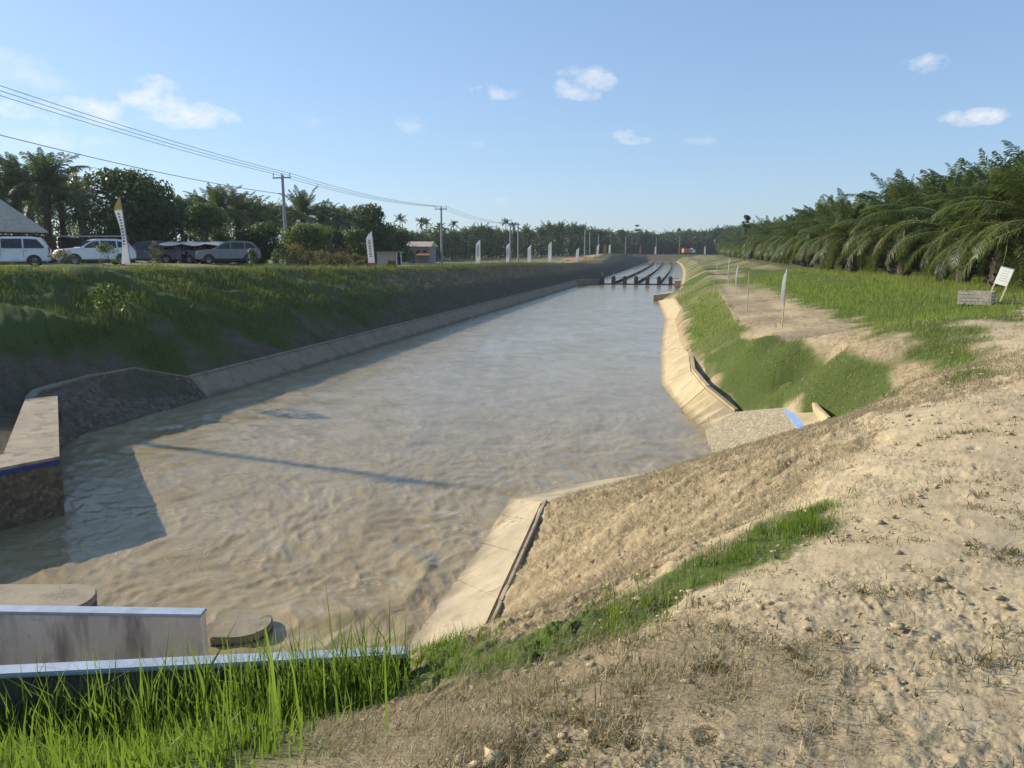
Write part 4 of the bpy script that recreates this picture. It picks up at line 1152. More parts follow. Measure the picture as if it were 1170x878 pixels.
tree_px('leafy_tree', 'loose mid green tree right of the broad dark tree', 'tree', 234, 232, 70, 62, 'leafmid', 202, n=5000, leaf=.3, nclump=24, low=.15)
tree_px('round_tree', 'round dense dark bush tree left of the first utility pole', 'tree', 297, 253, 68, 56, 'leafdark', 203, n=6500, leaf=.22, nclump=34, low=.1, squash=.9)
tree_px('round_tree', 'yellow green rounded bush right of the first utility pole', 'tree', 350, 255, 72, 64, 'leaflight', 204, n=6500, leaf=.24, nclump=30, low=.1, squash=.85)
tree_px('leafy_tree', 'dark bush merging into the yellow green rounded bush', 'tree', 375, 262, 78, 50, 'leafdark', 214, n=4500, leaf=.26, nclump=24, low=.08)
tree_px('tall_tree', 'tall dense dark tree above the second flag', 'tree', 424, 233, 98, 62, 'leafdark', 205, n=9000, leaf=.34, nclump=40, low=.12, squash=.85)
tree_px('leafy_tree', 'mid green bush tree just left of the second flag', 'tree', 408, 262, 82, 40, 'leafmid', 206, n=4500, leaf=.24, nclump=24, low=.1)
tree_px('leafy_tree', 'dark tree filling the gap left of the pale house', 'tree', 452, 262, 120, 50, 'leafdark', 207, n=4500, leaf=.35, nclump=26, low=.05)
tree_px('bare_tree', 'thin bare branched tree between palm and broad tree', 'tree', 84, 188, 74, 22, 'weed', 215, n=260, leaf=.25, nclump=16, low=.45, trunk_r=.07)
tree_px('pine_tree', 'layered tall tree standing above the skyline beyond the guide walls', 'tree', 728, 257, 385, 13, 'leafdark', 208, n=1500, leaf=.9, nclump=18, layered=True)
tree_px('tall_tree', 'dense dark tree on the skyline left of the layered tree', 'tree', 709, 263, 380, 18, 'leafdark', 209, n=1800, leaf=.8, nclump=20, low=.1)
tree_px('tall_tree', 'slim high tree on the skyline left of the far truck', 'tree', 776, 261, 400, 8, 'leafdark', 210, n=700, leaf=.8, nclump=10, low=.55)
tree_px('tall_tree', 'rounded dark tree on the skyline above the far truck', 'tree', 793, 264, 405, 14, 'leafdark', 216, n=1200, leaf=.9, nclump=14, low=.1)
tree_px('tall_tree', 'tall thin tree poking above the far end of the right grove', 'tree', 853, 246, 150, 9, 'leafdark', 211, n=700, leaf=.4, nclump=9, low=.72, squash=1)
# undergrowth masses behind the far plantations
def undergrowth(name, label, us, depths, h, n, leaf, seed, mat='leafdark'):
    cl = []; r = np.random.default_rng(seed)
    for u, d in zip(us, depths):
        x, y, _ = D(u, 290, d); zb = hz(x, y); q = h * r.uniform(.4, .6); cl.append(((x + r.normal(0, 1), y + r.normal(0, 2), zb + q * r.uniform(.5, 1.1)), q))
    V, F, var = leafcloud(cl, n, leaf, seed)
    tag(mesh_np(name, V, F, M[mat], attrs={'var': ('FLOAT', var)}), label, 'undergrowth', None, 'stuff')
us = np.arange(-330, 450, 8.); undergrowth('undergrowth', 'dark undergrowth massed behind the parked cars and bushes', us, np.interp(us, [-330, -60, 450], [80, 88, 135]), 7.5, 30000, .42, 301)
us = np.arange(430, 705, 4.); undergrowth('far_undergrowth', 'dark undergrowth below the distant palms beyond the flags', us, np.interp(us, [430, 705], [165, 300]), 7.5, 36000, .6, 302)
us = np.arange(690, 870, 3.); undergrowth('skyline_woods', 'dark woods below the skyline palms beyond the canal bend', us, np.interp(us, [690, 870], [395, 380]), 10., 34000, .85, 303)
gs, go = np.arange(28, 260, 3.), 15.5
def grove_floor():
    cl = []; r = np.random.default_rng(304)
    for o in (21., 30.):
        for s in gs:
            x, y = W(s, o + r.normal(0, 1)); q = r.uniform(.9, 1.6); cl.append(((x, y, 3.0 + q * .5), q))
    V, F, var = leafcloud(cl, 15000, .5, 304); V[:, 2] = np.maximum(V[:, 2], 2.95)
    tag(mesh_np('grove_undergrowth', V, F, M['leafdark'], attrs={'var': ('FLOAT', var)}), 'dark undergrowth under the palms of the right grove', 'undergrowth', None, 'stuff')
grove_floor()

def shrub_px(label, u, vbase, wpx, hpx, mat, seed, depth=None, n=900, leaf=.09, name='shrub', low=.05):
    if depth is None: x, y = hit(u, vbase)
    else: x, y, _ = D(u, vbase, depth)
    d = y; zb = hz(x, y)
    return make_tree(name, label, 'shrub', (x, y, zb - .03), hpx / FPX * d, wpx / FPX * d, mat, seed, n=n, leaf=leaf, nclump=16, low=low, squash=.9, trunk_r=.02)
shrub_px('small light green sapling growing on the left bank slope', 128, 376, 40, 54, 'leafmid', 401, n=420, leaf=.12, name='sapling', low=.45)
shrub_px('dark weedy shrub at the front bumper of the silver car', 72, 306, 26, 22, 'weed', 402, depth=43, n=900)
shrub_px('weedy shrub in front of the doors of the silver car', 124, 306, 26, 30, 'leafmid', 403, depth=43, n=900)
shrub_px('dry shrub on the crest beside the dark car', 178, 306, 20, 34, 'weed', 404, depth=46, n=700)
shrub_px('dark low shrub right of the white pickup', 288, 306, 18, 24, 'leafdark', 405, depth=47, n=900)
shrub_px('dark low shrub at the foot of the first utility pole', 318, 306, 24, 24, 'leafdark', 406, depth=50, n=900)
for j, (u, w, h_) in enumerate([(335, 26, 26), (352, 22, 18), (364, 22, 20), (378, 20, 16), (392, 22, 18), (406, 20, 16), (416, 16, 14), (446, 18, 10)]):
    shrub_px('dry brown weed clump along the left bank track, %s from the left' % ORD[j], u, 305, w, h_, 'weed', 410 + j, depth=60 + j * .8, n=500, leaf=.16, name='dry_weed')['group'] = 'weeds along the left track'

# ------------------------------------------------------------------ vehicles
def car(name, label, loc, rz, L, Wd, prof, win, wheels, paint, wheel_r=.32, group=None, cat='car', pickup=False, roof_rack=False, body_z=.28):
    """prof: side outline (x forward, z); win: list of side-window polygons; all in metres, x from -L/2 to L/2"""
    root = thing(name, label, cat, loc, rz, group)
    belt = win['belt']
    lay = [(-Wd / 2, 1.0), (-Wd / 2 + .0, 1.0)]
    def yat(z):                                         # tumblehome
        return Wd / 2 - max(0, z - belt) * .28 - max(0, .5 - z) * .12
    mb = MB(); n = len(prof)
    vs = [(x, -yat(z), z) for x, z in prof] + [(x, yat(z), z) for x, z in prof]
    fs = [tuple(range(n)), tuple(range(n, 2 * n))[::-1]] + [(i, (i + 1) % n, (i + 1) % n + n, i + n) for i in range(n)]
    mb.add(vs, fs)
    mb.build('body', paint, root, bevel=.06, smooth=True, segs=3)
    for poly in win['side']:
        for sg in (-1, 1):
            m2 = MB(); inn = [(x, sg * (yat(z) - .03), z) for x, z in poly]; out = [(x, sg * (yat(z) + .006), z) for x, z in poly]
            k = len(poly); m2.add(inn + out, [tuple(range(k)), tuple(range(k, 2 * k))[::-1]] + [(i, (i + 1) % k, (i + 1) % k + k, i + k) for i in range(k)])
            m2.build('side_window', M['glass'], root)
    for nm, (x0, z0, x1, z1) in (('windscreen', win['front']), ('rear_window', win['rear'])):
        dx, dz = x1 - x0, z1 - z0; L2 = math.hypot(dx, dz); nx, nz = dz / L2, -dx / L2
        if nm == 'rear_window': nx, nz = -nx, -nz
        if (nz < 0): nx, nz = -nx, -nz
        m2 = MB(); q = []
        for off in (-.03, .012):
            for (x, z) in ((x0 + dx * .08, z0 + dz * .08), (x1 - dx * .06, z1 - dz * .06)):
                w = yat(z) - .10; q += [(x + nx * off, -w, z + nz * off), (x + nx * off, w, z + nz * off)]
        m2.add(q, [(0, 1, 3, 2), (4, 6, 7, 5), (0, 4, 5, 1), (2, 3, 7, 6), (0, 2, 6, 4), (1, 5, 7, 3)]); m2.build(nm, M['glass'], root)
    for wx in wheels:
        for sg in (-1, 1):
            m2 = MB(); yo = sg * (Wd / 2 - .10)
            m2.tube([(wx, yo - .10, wheel_r), (wx, yo - .085, wheel_r), (wx, yo + .085, wheel_r), (wx, yo + .10, wheel_r)], [wheel_r * .9, wheel_r, wheel_r, wheel_r * .9], 20)
            wl = m2.build('wheel', M['rubber'], root, smooth=True)
            m3 = MB(); y2 = yo + sg * .104; m3.tube([(wx, y2 - sg * .02, wheel_r), (wx, y2, wheel_r)], [wheel_r * .62, wheel_r * .58], 16)
            m3.mat(1)
            for a in range(5):
                aa = a * 2 * PI / 5 + .3; m3.box((wx + math.cos(aa) * wheel_r * .36, y2 + sg * .004, wheel_r + math.sin(aa) * wheel_r * .36), (.07, .008, .07))
            m3.build('rim', [M['rim'], M['darktrim']], wl)
            m4 = MB(); pts = [(wx + math.cos(a) * (wheel_r + .06), wheel_r + math.sin(a) * (wheel_r + .06)) for a in np.linspace(-.25, PI + .25, 18)]
            k = len(pts); yy = sg * (yat(.5) + .004)
            m4.add([(x, yy, z) for x, z in pts] + [(x, yy - sg * .25, z) for x, z in pts], [tuple(range(k)), tuple(range(k, 2 * k))[::-1]] + [(i, (i + 1) % k, (i + 1) % k + k, i + k) for i in range(k)])
            m4.build('wheel_arch', M['darktrim'], root)
    hx, hz0 = win['lamp_f']; tx, tz = win['lamp_r']
    for sg in (-1, 1):
        m2 = MB(); m2.box((hx, sg * (Wd / 2 - .20), hz0), (.14, .34, .16)); m2.build('headlight', M['clearlamp'], root, bevel=.03)
        m2 = MB(); m2.box((tx, sg * (Wd / 2 - .10), tz), (.10, .18, .34)); m2.build('tail_lamp', M['redlamp'], root, bevel=.02)
        m2 = MB(); m2.box((win['mirror'], sg * (Wd / 2 + .08), belt + .06), (.12, .18, .14)); m2.build('mirror', paint, root, bevel=.03)
        m2 = MB()
        for hx2 in win['handles']: m2.box((hx2, sg * (yat(belt - .12) + .012), belt - .12), (.16, .03, .03))
        m2.build('door_handle', M['rim'], root)
        m2 = MB()
        for dx2 in win['doors']: m2.box((dx2, sg * (yat(.75) + .001), .5 + (belt - .5) / 2), (.012, .01, belt - .55))
        m2.build('door_gap', M['darktrim'], root)
    m2 = MB(); m2.box((0, 0, body_z - .02), (L * .9, Wd * .86, .10)); m2.build('underbody', M['darktrim'], root)
    m2 = MB(); m2.box((prof[1][0] if False else L / 2 - .03, 0, .46), (.10, Wd * .7, .16)); m2.build('grille', M['darktrim'], root, bevel=.02)
    if roof_rack:
        for sg in (-1, 1):
            m2 = MB(); m2.tube([(.4, sg * .5, win['roof'] + .01), (.3, sg * .5, win['roof'] + .05), (-1.2, sg * .5, win['roof'] + .05), (-1.3, sg * .5, win['roof'] - .01)], .018, 5); m2.build('roof_rail', M['darktrim'], root)
    return root
MPV = [(-2.05, .30), (2.02, .26), (2.12, .45), (2.10, .78), (1.85, .96), (1.25, 1.08), (.55, 1.58), (.1, 1.68), (-1.2, 1.69), (-1.75, 1.62), (-1.98, 1.15), (-2.10, .95), (-2.12, .5)]
MPVW = dict(belt=1.02, roof=1.68, side=[[(1.12, 1.04), (.60, 1.50), (.28, 1.54), (.28, 1.04)], [(.20, 1.04), (.20, 1.55), (-.78, 1.56), (-.78, 1.04)], [(-.86, 1.04), (-.86, 1.56), (-1.5, 1.53), (-1.86, 1.10), (-1.80, 1.04)]],
            front=(1.25, 1.08, .55, 1.58), rear=(-1.98, 1.15, -1.75, 1.62), lamp_f=(2.0, .72), lamp_r=(-2.07, .92), mirror=1.0, handles=[.1, -.95], doors=[.24, -.82])
SUV = [(-2.15, .36), (2.12, .34), (2.24, .50), (2.22, .80), (2.05, .98), (1.05, 1.08), (.25, 1.56), (-.1, 1.64), (-1.1, 1.65), (-1.65, 1.56), (-2.02, 1.12), (-2.2, .95), (-2.2, .55)]
SUVW = dict(belt=1.06, roof=1.63, side=[[(.92, 1.08), (.30, 1.46), (-.08, 1.52), (-.08, 1.08)], [(-.16, 1.08), (-.16, 1.53), (-1.05, 1.52), (-1.05, 1.08)], [(-1.13, 1.10), (-1.13, 1.51), (-1.52, 1.46), (-1.84, 1.16)]],
            front=(1.05, 1.08, .25, 1.56), rear=(-2.02, 1.12, -1.65, 1.56), lamp_f=(2.12, .80), lamp_r=(-2.13, .98), mirror=.85, handles=[-.22, -1.15], doors=[-.12, -1.08])
def car_at(uc, vb, depth):
    x, y, z = D(uc, vb, depth); return (x, y, hz(x, y) + .02)
FACE_L = PI - math.radians(2)
p = car_at(12, 301, 44); car('white_van', 'white people carrier parked at the left edge beside the shed', (p[0] - .1, p[1], p[2]), PI + .48, 4.2, 1.68, MPV, MPVW, (1.30, -1.30), M['white'], .31, 'vehicles parked behind the left bank', 'van')
p = car_at(110, 303, 49.5); car('silver_car', 'silver white car parked beside the tallest feather flag', p, PI + .72, 4.4, 1.8, SUV, SUVW, (1.38, -1.34), M['silver'], .34, 'vehicles parked behind the left bank', 'car', roof_rack=True)
p = car_at(168, 303, 59); car('dark_car', 'dark car parked just right of the tallest feather flag', p, FACE_L + .5, 4.2, 1.75, MPV, MPVW, (1.30, -1.30), M['blackcar'], .32, 'vehicles parked behind the left bank', 'car')
p = car_at(208, 304, 60); car('navy_car', 'navy car parked under the pale tarpaulin shelter', p, FACE_L - .2, 4.2, 1.72, MPV, MPVW, (1.30, -1.30), M['navycar'], .32, 'vehicles parked behind the left bank', 'car')
p = car_at(236, 304, 61); car('grey_car', 'dark car parked between the navy car and white car', p, FACE_L + .9, 4.4, 1.8, SUV, SUVW, (1.38, -1.34), M['blackcar'], .34, 'vehicles parked behind the left bank', 'car')
p = car_at(262, 304, 57); car('pale_car', 'grey white car at the right end of the parked row', p, PI + .40, 4.2, 1.75, SUV, SUVW, (1.38, -1.34), M['greycar'], .33, 'vehicles parked behind the left bank', 'car')
# far truck
x, y, _ = D(787, 289, 372); zt = hz(x, y)
t = thing('far_truck', 'tiny white and orange truck on the far bank at the bend', 'truck', (x, y, zt), .3)
MB().box((-1.2, 0, 1.9), (4.2, 2.2, 1.9)).build('cargo_box', M['orangecloth'], t, bevel=.05)
MB().prism([(1.1, -1.05), (3.0, -1.05), (3.0, 1.05), (1.1, 1.05)], .7, [3.0, 2.2, 2.2, 3.0]).build('cab', M['white'], t, bevel=.08)
MB().box((0, 0, .7), (6, 1.8, .3)).build('chassis', M['darktrim'], t)
for wx in (-2.2, 2.1):
    for sg in (-1, 1): MB().tube([(wx, sg * .8, .5), (wx, sg * 1.08, .5)], .5, 14).build('wheel', M['rubber'], t)

# ------------------------------------------------------------------ buildings
def hut():
    d = 56; xr, y, ze = D(55, 265, d); zb = hz(xr - 3, y)
    root = thing('roofed_shed', 'open shed with a grey brown hipped roof behind the van', 'shed', (xr, y, zb), .53); e = ze - zb
    zr = D(12, 231, d)[2] - zb + .35
    mb = MB(); Lx = 9.; Wy = 6.
    a = [(0, -1.0, e), (-Lx, -1.0, e + .1), (-Lx, Wy, e + .1), (0, Wy, e)]; r0, r1 = (-2.9, Wy / 2 - .5, zr), (-Lx + 2, Wy / 2 - .5, zr)
    vs = a + [r0, r1] + [(p[0], p[1], p[2] - .1) for p in a]
    mb.add(vs, [(0, 4, 5, 1), (1, 5, 2), (2, 5, 4, 3), (3, 4, 0), (0, 1, 7, 6), (1, 2, 8, 7), (2, 3, 9, 8), (3, 0, 6, 9), (6, 7, 8, 9)])
    mb.build('roof', M['roof'], root)
    for px_ in (-.5, -3.6, -6.8):
        MB().box((px_, -.6, e / 2 - .06), (.14, .14, e - .12)).build('post', M['bark'], root)
    MB().box((-4.5, 5.2, e / 2 - .08), (8.2, .12, e - .16)).build('back_wall', M['woodwall'], root)
    MB().box((-8.6, 2.2, e / 2 - .1), (.12, 5.8, e - .2)).build('side_wall', M['woodwall'], root)
    MB().box((-4.2, .3, .55), (6.8, .10, 1.1)).build('low_wall', M['woodwall'], root)
hut()
def fence_board():
    # brown boarding right of the shed with a pale rail
    x, y, z = D(60, 300, 58); zb = hz(x, y)
    root = thing('board_fence', 'brown board screen between the shed and the silver car', 'fence', (x, y, zb))
    MB().box((-.4, 0, 1.0), (1.6, .08, 2.0)).build('panel', M['woodwall'], root)
    MB().box((3.2, .3, .95), (5.6, .08, 1.9)).build('panel', M['darkroom'], root)
    MB().box((3.0, .2, 2.0), (5.2, .1, .08)).build('rail', M['palewood'], root)
    for k in range(4): MB().box((.6 + k * 1.7, .24, 1.0), (.1, .1, 2.0)).build('post', M['bark'], root)
fence_board()
def shelter():
    x, y, z = D(184, 300, 57.5); zb = hz(x, y); zt = D(186, 277, 57.5)[2] - zb
    root = thing('tarp_shelter', 'long low shelter with a pale sagging tarpaulin roof over cars', 'shelter', (x, y, zb))
    L = D(276, 300, 57.5)[0] - x; n = 14; vs = []
    r = np.random.default_rng(5)
    for j, (yy, dz) in enumerate(((-.2, -.12), (1.6, .12), (3.4, -.1))):
        for i in range(n + 1):
            vs.append((L * i / n, yy, zt + dz - .10 * math.sin(PI * (i % 4) / 4) + r.normal(0, .03) - (.28 if i > 11 else 0)))
    m = n + 1; fs = [(j * m + i, j * m + i + 1, (j + 1) * m + i + 1, (j + 1) * m + i) for j in range(2) for i in range(n)]
    V = vs + [(v[0], v[1], v[2] - .04) for v in vs]; q = len(vs)
    fs2 = [tuple(k + q for k in f[::-1]) for f in fs] + [(i, q + i, q + i + 1, i + 1) for i in range(n)] + [(2 * m + i, 2 * m + i + 1, q + 2 * m + i + 1, q + 2 * m + i) for i in range(n)]
    MB().add(V, fs + fs2).build('tarpaulin', M['tarp'], root)
    for i in range(5):
        for yy in (0, 3.2): MB().tube([(L * i / 4, yy, 0), (L * i / 4, yy, zt - .25)], .04, 6).build('post', M['bark'], root)
    MB().box((L / 2, 3.3, zt * .42), (L, .08, zt * .8)).build('back_screen', M['darkroom'], root)
shelter()
def booth():
    x, y, z = D(444, 305, 74); zb = hz(x, y)
    root = thing('site_booth', 'small tan booth with a white framed opening right of the second flag', 'booth', (x, y, zb))
    w = 28 / FPX * 74; h = 15.5 / FPX * 74
    MB().box((-w * .1, .6, h / 2), (w * .72, 1.2, h)).build('wall', M['woodwall'] if False else M['crate'], root)
    MB().box((w * .05, .5, h + .03), (w * 1.02, 1.5, .06)).build('roof', M['roof'], root)
    for px_ in (w * .34, w * .52): MB().box((px_, -.1, h / 2), (.07, .07, h)).build('post', M['white'], root)
    MB().box((w * .43, .4, h * .4), (.28, .06, h * .6)).build('window', M['glass'], root)
booth()
def house():
    x, y, z = D(478, 300, 128); zb = hz(x, y); d = 128
    w = 26 / FPX * d; h = D(478, 282, d)[2] - zb; zt = D(475, 276, d)[2] - zb
    root = thing('pale_house', 'pale gabled house under the trees with an orange porch roof', 'house', (x, y, zb), -.15)
    MB().box((0, 2.2, h / 2), (w, 4.4, h)).build('wall', M['cream'], root)
    mb = MB(); a = w / 2 + .4
    mb.add([(-a, -.4, h), (a, -.4, h), (a, 5, h), (-a, 5, h), (-a + .2, 2.2, zt), (a - .2, 2.2, zt)], [(0, 1, 5, 4), (2, 3, 4, 5), (1, 2, 5), (3, 0, 4), (3, 2, 1, 0)])
    mb.build('roof', M['roof'], root)
    for k in range(3):
        f = MB().box((-w * .3 + k * w * .3, -.03, h * .66), (.5, .06, .6)).build('window', M['darktrim'], root)
        MB().box((-w * .3 + k * w * .3, -.07, h * .66), (.42, .03, .52)).build('pane', M['glass'], f)
    mb = MB(); mb.add([(.2, -2.4, h * .48), (w * .62, -2.4, h * .48), (w * .62, -.05, h * .66), (.2, -.05, h * .66), (.2, -2.4, h * .44), (w * .62, -2.4, h * .44), (w * .62, -.05, h * .62), (.2, -.05, h * .62)],
                     [(0, 1, 2, 3), (7, 6, 5, 4), (0, 4, 5, 1), (1, 5, 6, 2), (2, 6, 7, 3), (3, 7, 4, 0)])
    mb.build('porch_roof', M['orangeroof'], root)
    for px_ in (.3, w * .58): MB().tube([(px_, -2.3, 0), (px_, -2.3, h * .46)], .05, 6).build('porch_post', M['orangecloth'], root)
house()
def rack():
    d = 66; x, y, z = D(388, 306, d); zb = hz(x, y); w = 17 / FPX * d; h = D(388, 284, d)[2] - zb
    root = thing('rusty_cage', 'rusty steel frame cage standing among the dry weeds', 'frame', (x, y, zb))
    for sx in (-1, 1):
        for yy in (0, .9): MB().box((sx * w / 2, yy, h / 2), (.07, .07, h)).build('upright', M['rust'], root)
    for zz in (h * .35, h * .68, h - .04):
        MB().box((0, -.002, zz), (w, .05, .05)).build('bar', M['rust'], root); MB().box((0, .9, zz), (w, .05, .05)).build('bar', M['rust'], root)
    MB().box((0, .45, h * .72), (w * .9, .5, h * .42)).build('panel', M['rust'], root)
    d = 70; x, y, z = D(333, 300, d); zb = hz(x, y)
    root = thing('rusty_rack', 'rusty red low rack at the foot of the first utility pole', 'frame', (x, y, zb))
    for k in range(5): MB().box((-.8 + k * .4, 0, .9), (.06, .06, 1.8)).build('upright', M['rust'], root)
    for zz in (.5, 1.1, 1.75): MB().box((0, .03, zz), (1.9, .05, .05)).build('bar', M['rust'], root)
rack()
# orange spoil heap
def spoil():
    x, y, z = D(666, 297, 186); zb = hz(x, y); vs, fs = [], []
    n, m = 24, 6; r = np.random.default_rng(4)
    for j in range(m + 1):
        for i in range(n):
            a = 2 * PI * i / n; f = 1 - j / m; vs.append((x + math.cos(a) * 5.5 * f * r.uniform(.8, 1.2), y + math.sin(a) * 3 * f * r.uniform(.8, 1.2), zb - .1 + .9 * (1 - f) ** .8 * r.uniform(.85, 1.1)))
    for j in range(m):
        for i in range(n): fs.append((j * n + i, j * n + (i + 1) % n, (j + 1) * n + (i + 1) % n, (j + 1) * n + i))
    tag(MB().add(vs, fs).build('spoil_heap', M['orangesoil'], smooth=True), 'low heap of orange earth beside the far flags', 'soil heap')
spoil()

# ------------------------------------------------------------------ poles and wires
def pole(label, x, y, ztop, zb, rad=.15, lean=0., arm=True, group='utility poles on the left bank'):
    root = thing('utility_pole', label, 'utility pole', (x, y, zb), -TH, group); h = ztop - zb
    root.rotation_euler = (0, lean, -TH)
    MB().tube([(0, 0, -.3), (0, 0, h * .5), (0, 0, h)], [rad * 1.15, rad * .95, rad * .75], 10).build('shaft', M['polegrey'], root, smooth=True)
    if arm:
        MB().box((0, -.14, h - .28), (1.9, .10, .12)).build('crossarm', M['metal'], root)
        for xx in (-.88, 0, .88):
            MB().tube([(xx, -.14, h - .22), (xx, -.14, h - .02), (xx, -.14, h + .04), (xx, -.14, h + .12)], [.03, .05, .08, .05], 8).build('insulator', M['clearlamp'], root)
    return root
def arm_pts(x, y, z):
    c, s = math.cos(-TH), math.sin(-TH)
    return [(x + c * xx + s * .14, y + s * xx - c * .14, z + .1) for xx in (-.88, 0, .88)]
P0 = (-32.4, 28.4, 15.0); x1, y1, z1 = D(323.5, 200, 77); x2, y2, z2 = D(504, 237, 118); x3, y3, z3 = D(583, 255, 168); x3b, y3b, _ = D(592, 255, 168)
pole('utility pole out to the left carrying the high wires', P0[0], P0[1], P0[2], hz(P0[0], P0[1]), .15)
pole('first utility pole seen, rising between the two round bushes', x1, y1, z1, hz(x1, y1), .17, -.012)
pole('second utility pole, in front of the palms right of the pale house', x2, y2, z2, hz(x2, y2), .17)
root = thing('twin_pole', 'twin utility pole joined by a crossarm above the flags', 'utility pole', (x3, y3, hz(x3, y3)), 0, 'utility poles on the left bank'); hh_ = z3 - hz(x3, y3); gap = x3b - x3
for xx in (0, gap): MB().tube([(xx, 0, -.3), (xx, 0, hh_)], [.19, .14], 8).build('shaft', M['polegrey'], root, smooth=True)
MB().box((gap / 2, -.2, hh_ - .3), (gap + .9, .12, .18)).build('crossarm', M['metal'], root)
MB().box((gap / 2, -.21, hh_ - 1.6), (gap + .3, .12, .14)).build('crossarm', M['metal'], root)
for j, (u, v, d) in enumerate([(668.5, 263, 220), (674, 266, 240), (684, 268, 265), (698, 268, 290), (715, 270, 330), (777, 270, 372), (792, 271, 385), (750, 272, 372)]):
    x, y, z = D(u, v, d)
    pole('thin distant pole beyond the far flags, %s of eight along the bend' % ORD[j], x, y, z, hz(x, y), .16, 0, False, 'distant poles near the canal bend')
def sag(a, b, d, n=18):
    return [(a[0] + (b[0] - a[0]) * t, a[1] + (b[1] - a[1]) * t, a[2] + (b[2] - a[2]) * t - 4 * d * t * (1 - t)) for t in np.linspace(0, 1, n)]
A0, A1, A2 = arm_pts(*P0), arm_pts(x1, y1, z1), arm_pts(x2, y2, z2)
A3 = [(x3 - .3, y3 - .2, z3 - .1), (x3 + gap / 2, y3 - .2, z3 - .1), (x3 + gap + .3, y3 - .2, z3 - .1)]
for j, nm in enumerate(('outermost', 'middle', 'innermost')):
    mb = MB(); pts = sag(A0[j], A1[j], .55) + sag(A1[j], A2[j], .6)[1:] + sag(A2[j], A3[j], .7)[1:]
    mb.tube(pts, .017, 4); tag(mb.build('overhead_wire', M['wire']), 'high black wire between the utility poles, %s of the three' % nm, 'wire', 'high wires between the utility poles')
mb = MB(); q0 = (P0[0] + .2, P0[1], P0[2] - 2.5); q1 = (x1, y1 - .17, z1 - 1.85); mb.tube(sag(q0, q1, .7), .022, 4)
tag(mb.build('lower_wire', M['wire']), 'single lower wire reaching the first utility pole below its crossarm', 'wire')

# ------------------------------------------------------------------ flags
def feather(label, u, vtop, vbase, depth, wpx, tip=None, foot=None, lean=0., curl=0., text=True, group='white feather flags on the left bank', body='cloth', pole_full=True, bottom=0.):
    x, y, zt = D(u, vtop, depth); zb = hz(x, y); h = zt - zb; w = wpx / FPX * depth
    root = thing('feather_flag', label, 'flag', (x, y, zb), 0, group); root.rotation_euler = (0, lean, 0)
    MB().tube([(0, 0, -.15), (0, 0, h * .6), (-.02, 0, h * .98)], [.025, .02, .012], 6).build('pole', M['metal'], root)
    n = 16; vs = []; mats = []
    z0 = h * (.04 + bottom)
    for i in range(n + 1):
        t = i / n; z = z0 + (h - z0) * t
        ww = w * (1 - .05 * t) * (1 if t < .8 else max(.06, 1 - ((t - .8) / .2) ** 1.6))
        wob = .12 * w * math.sin(t * 7 + u)
        xin = -.03
        vs += [(xin, .03 * math.sin(t * 9), z), (xin - ww * (1 - curl * math.sin(PI * min(1, t * 1.15))) , wob * .8 - .05, z - (.10 * w if t > .75 else 0))]
    q = len(vs); V = vs + [(a, b + .008, c) for a, b, c in vs]
    mb = MB()
    for i in range(n):
        t = (i + .5) / n
        mb.mat(1 if (tip and t > .84) else (2 if (foot and t < .14) else 0))
        a = 2 * i
        mb.add([V[a], V[a + 1], V[a + 3], V[a + 2], V[a + q], V[a + q + 1], V[a + q + 3], V[a + q + 2]], [(0, 1, 2, 3), (7, 6, 5, 4), (0, 4, 5, 1), (2, 6, 7, 3), (1, 5, 6, 2), (3, 7, 4, 0)])
    bn = mb.build('banner', [M[body], M[tip] if tip else M[body], M[foot] if foot else M[body]], root)
    if text:
        mb = MB(); r = np.random.default_rng(int(u))
        for i in range(11):
            t = .30 + .45 * i / 10; k = int(t * n); a = V[2 * k]; b = V[2 * k + 1]
            c = [(a[j] + b[j]) / 2 for j in range(3)]
            ww = abs(a[0] - b[0])
            mb.box((c[0], min(a[1], b[1]) - .02, z0 + (h - z0) * t), (ww * r.uniform(.25, .5), .006, (h - z0) * .022))
        mb.build('lettering', M['ink'], bn)
    return root
feather('tallest white feather flag with a yellow tip beside the silver car', 143, 225, 300, 47, 9, 'yellow', None, -.07, .45)
feather('broad white feather flag with a red foot left of the tan booth', 428, 264, 307, 58, 7.5, None, 'redcloth', -.07, .05)
feather('white feather flag just right of the second utility pole', 549, 274, 303, 87, 5.2, None, None, 0, .0)
feather('white feather flag standing against the twin utility pole', 582, 278, 301, 101, 3.6, None, None, 0, .1)
feather('flat topped white feather flag right of the twin utility pole', 607, 280, 302, 116, 4.0, None, None, 0, .0, False)
feather('white feather flag set back in front of the distant palms', 630.5, 276, 296, 140, 4.0, None, None, 0, .0, False)
feather('white feather flag beside the orange spoil heap', 661, 283, 300, 168, 3.4, None, None, .06, .0, False)
feather('white feather flag on the far crest before the orange flag', 684, 279, 292, 206, 2.6, None, None, .06, .0, False)
feather('orange feather flag on the far left crest', 692.5, 279, 291, 224, 2.6, None, None, 0, .0, False, body='orangecloth')
feather('white feather flag on the far crest just after the orange flag', 698, 279, 290, 236, 2.4, None, None, 0, .0, False)
for j, (u, lab, bd) in enumerate([(732.5, 'small orange flag on the far bank left of the bend centre', 'orangecloth'), (750, 'small white flag on the far bank at the bend centre', 'cloth'), (777, 'small orange flag on the far bank beside the far truck', 'orangecloth'), (806.5, 'small pale flag on the far bank above the right crest', 'cloth')]):
    feather(lab, u, 281, 289, 366, 1.8, None, None, 0, 0, False, 'small flags on the far bank', bd)
# the off-frame flag whose shadow lies on the water
x, y = W(26.5, -23.5)
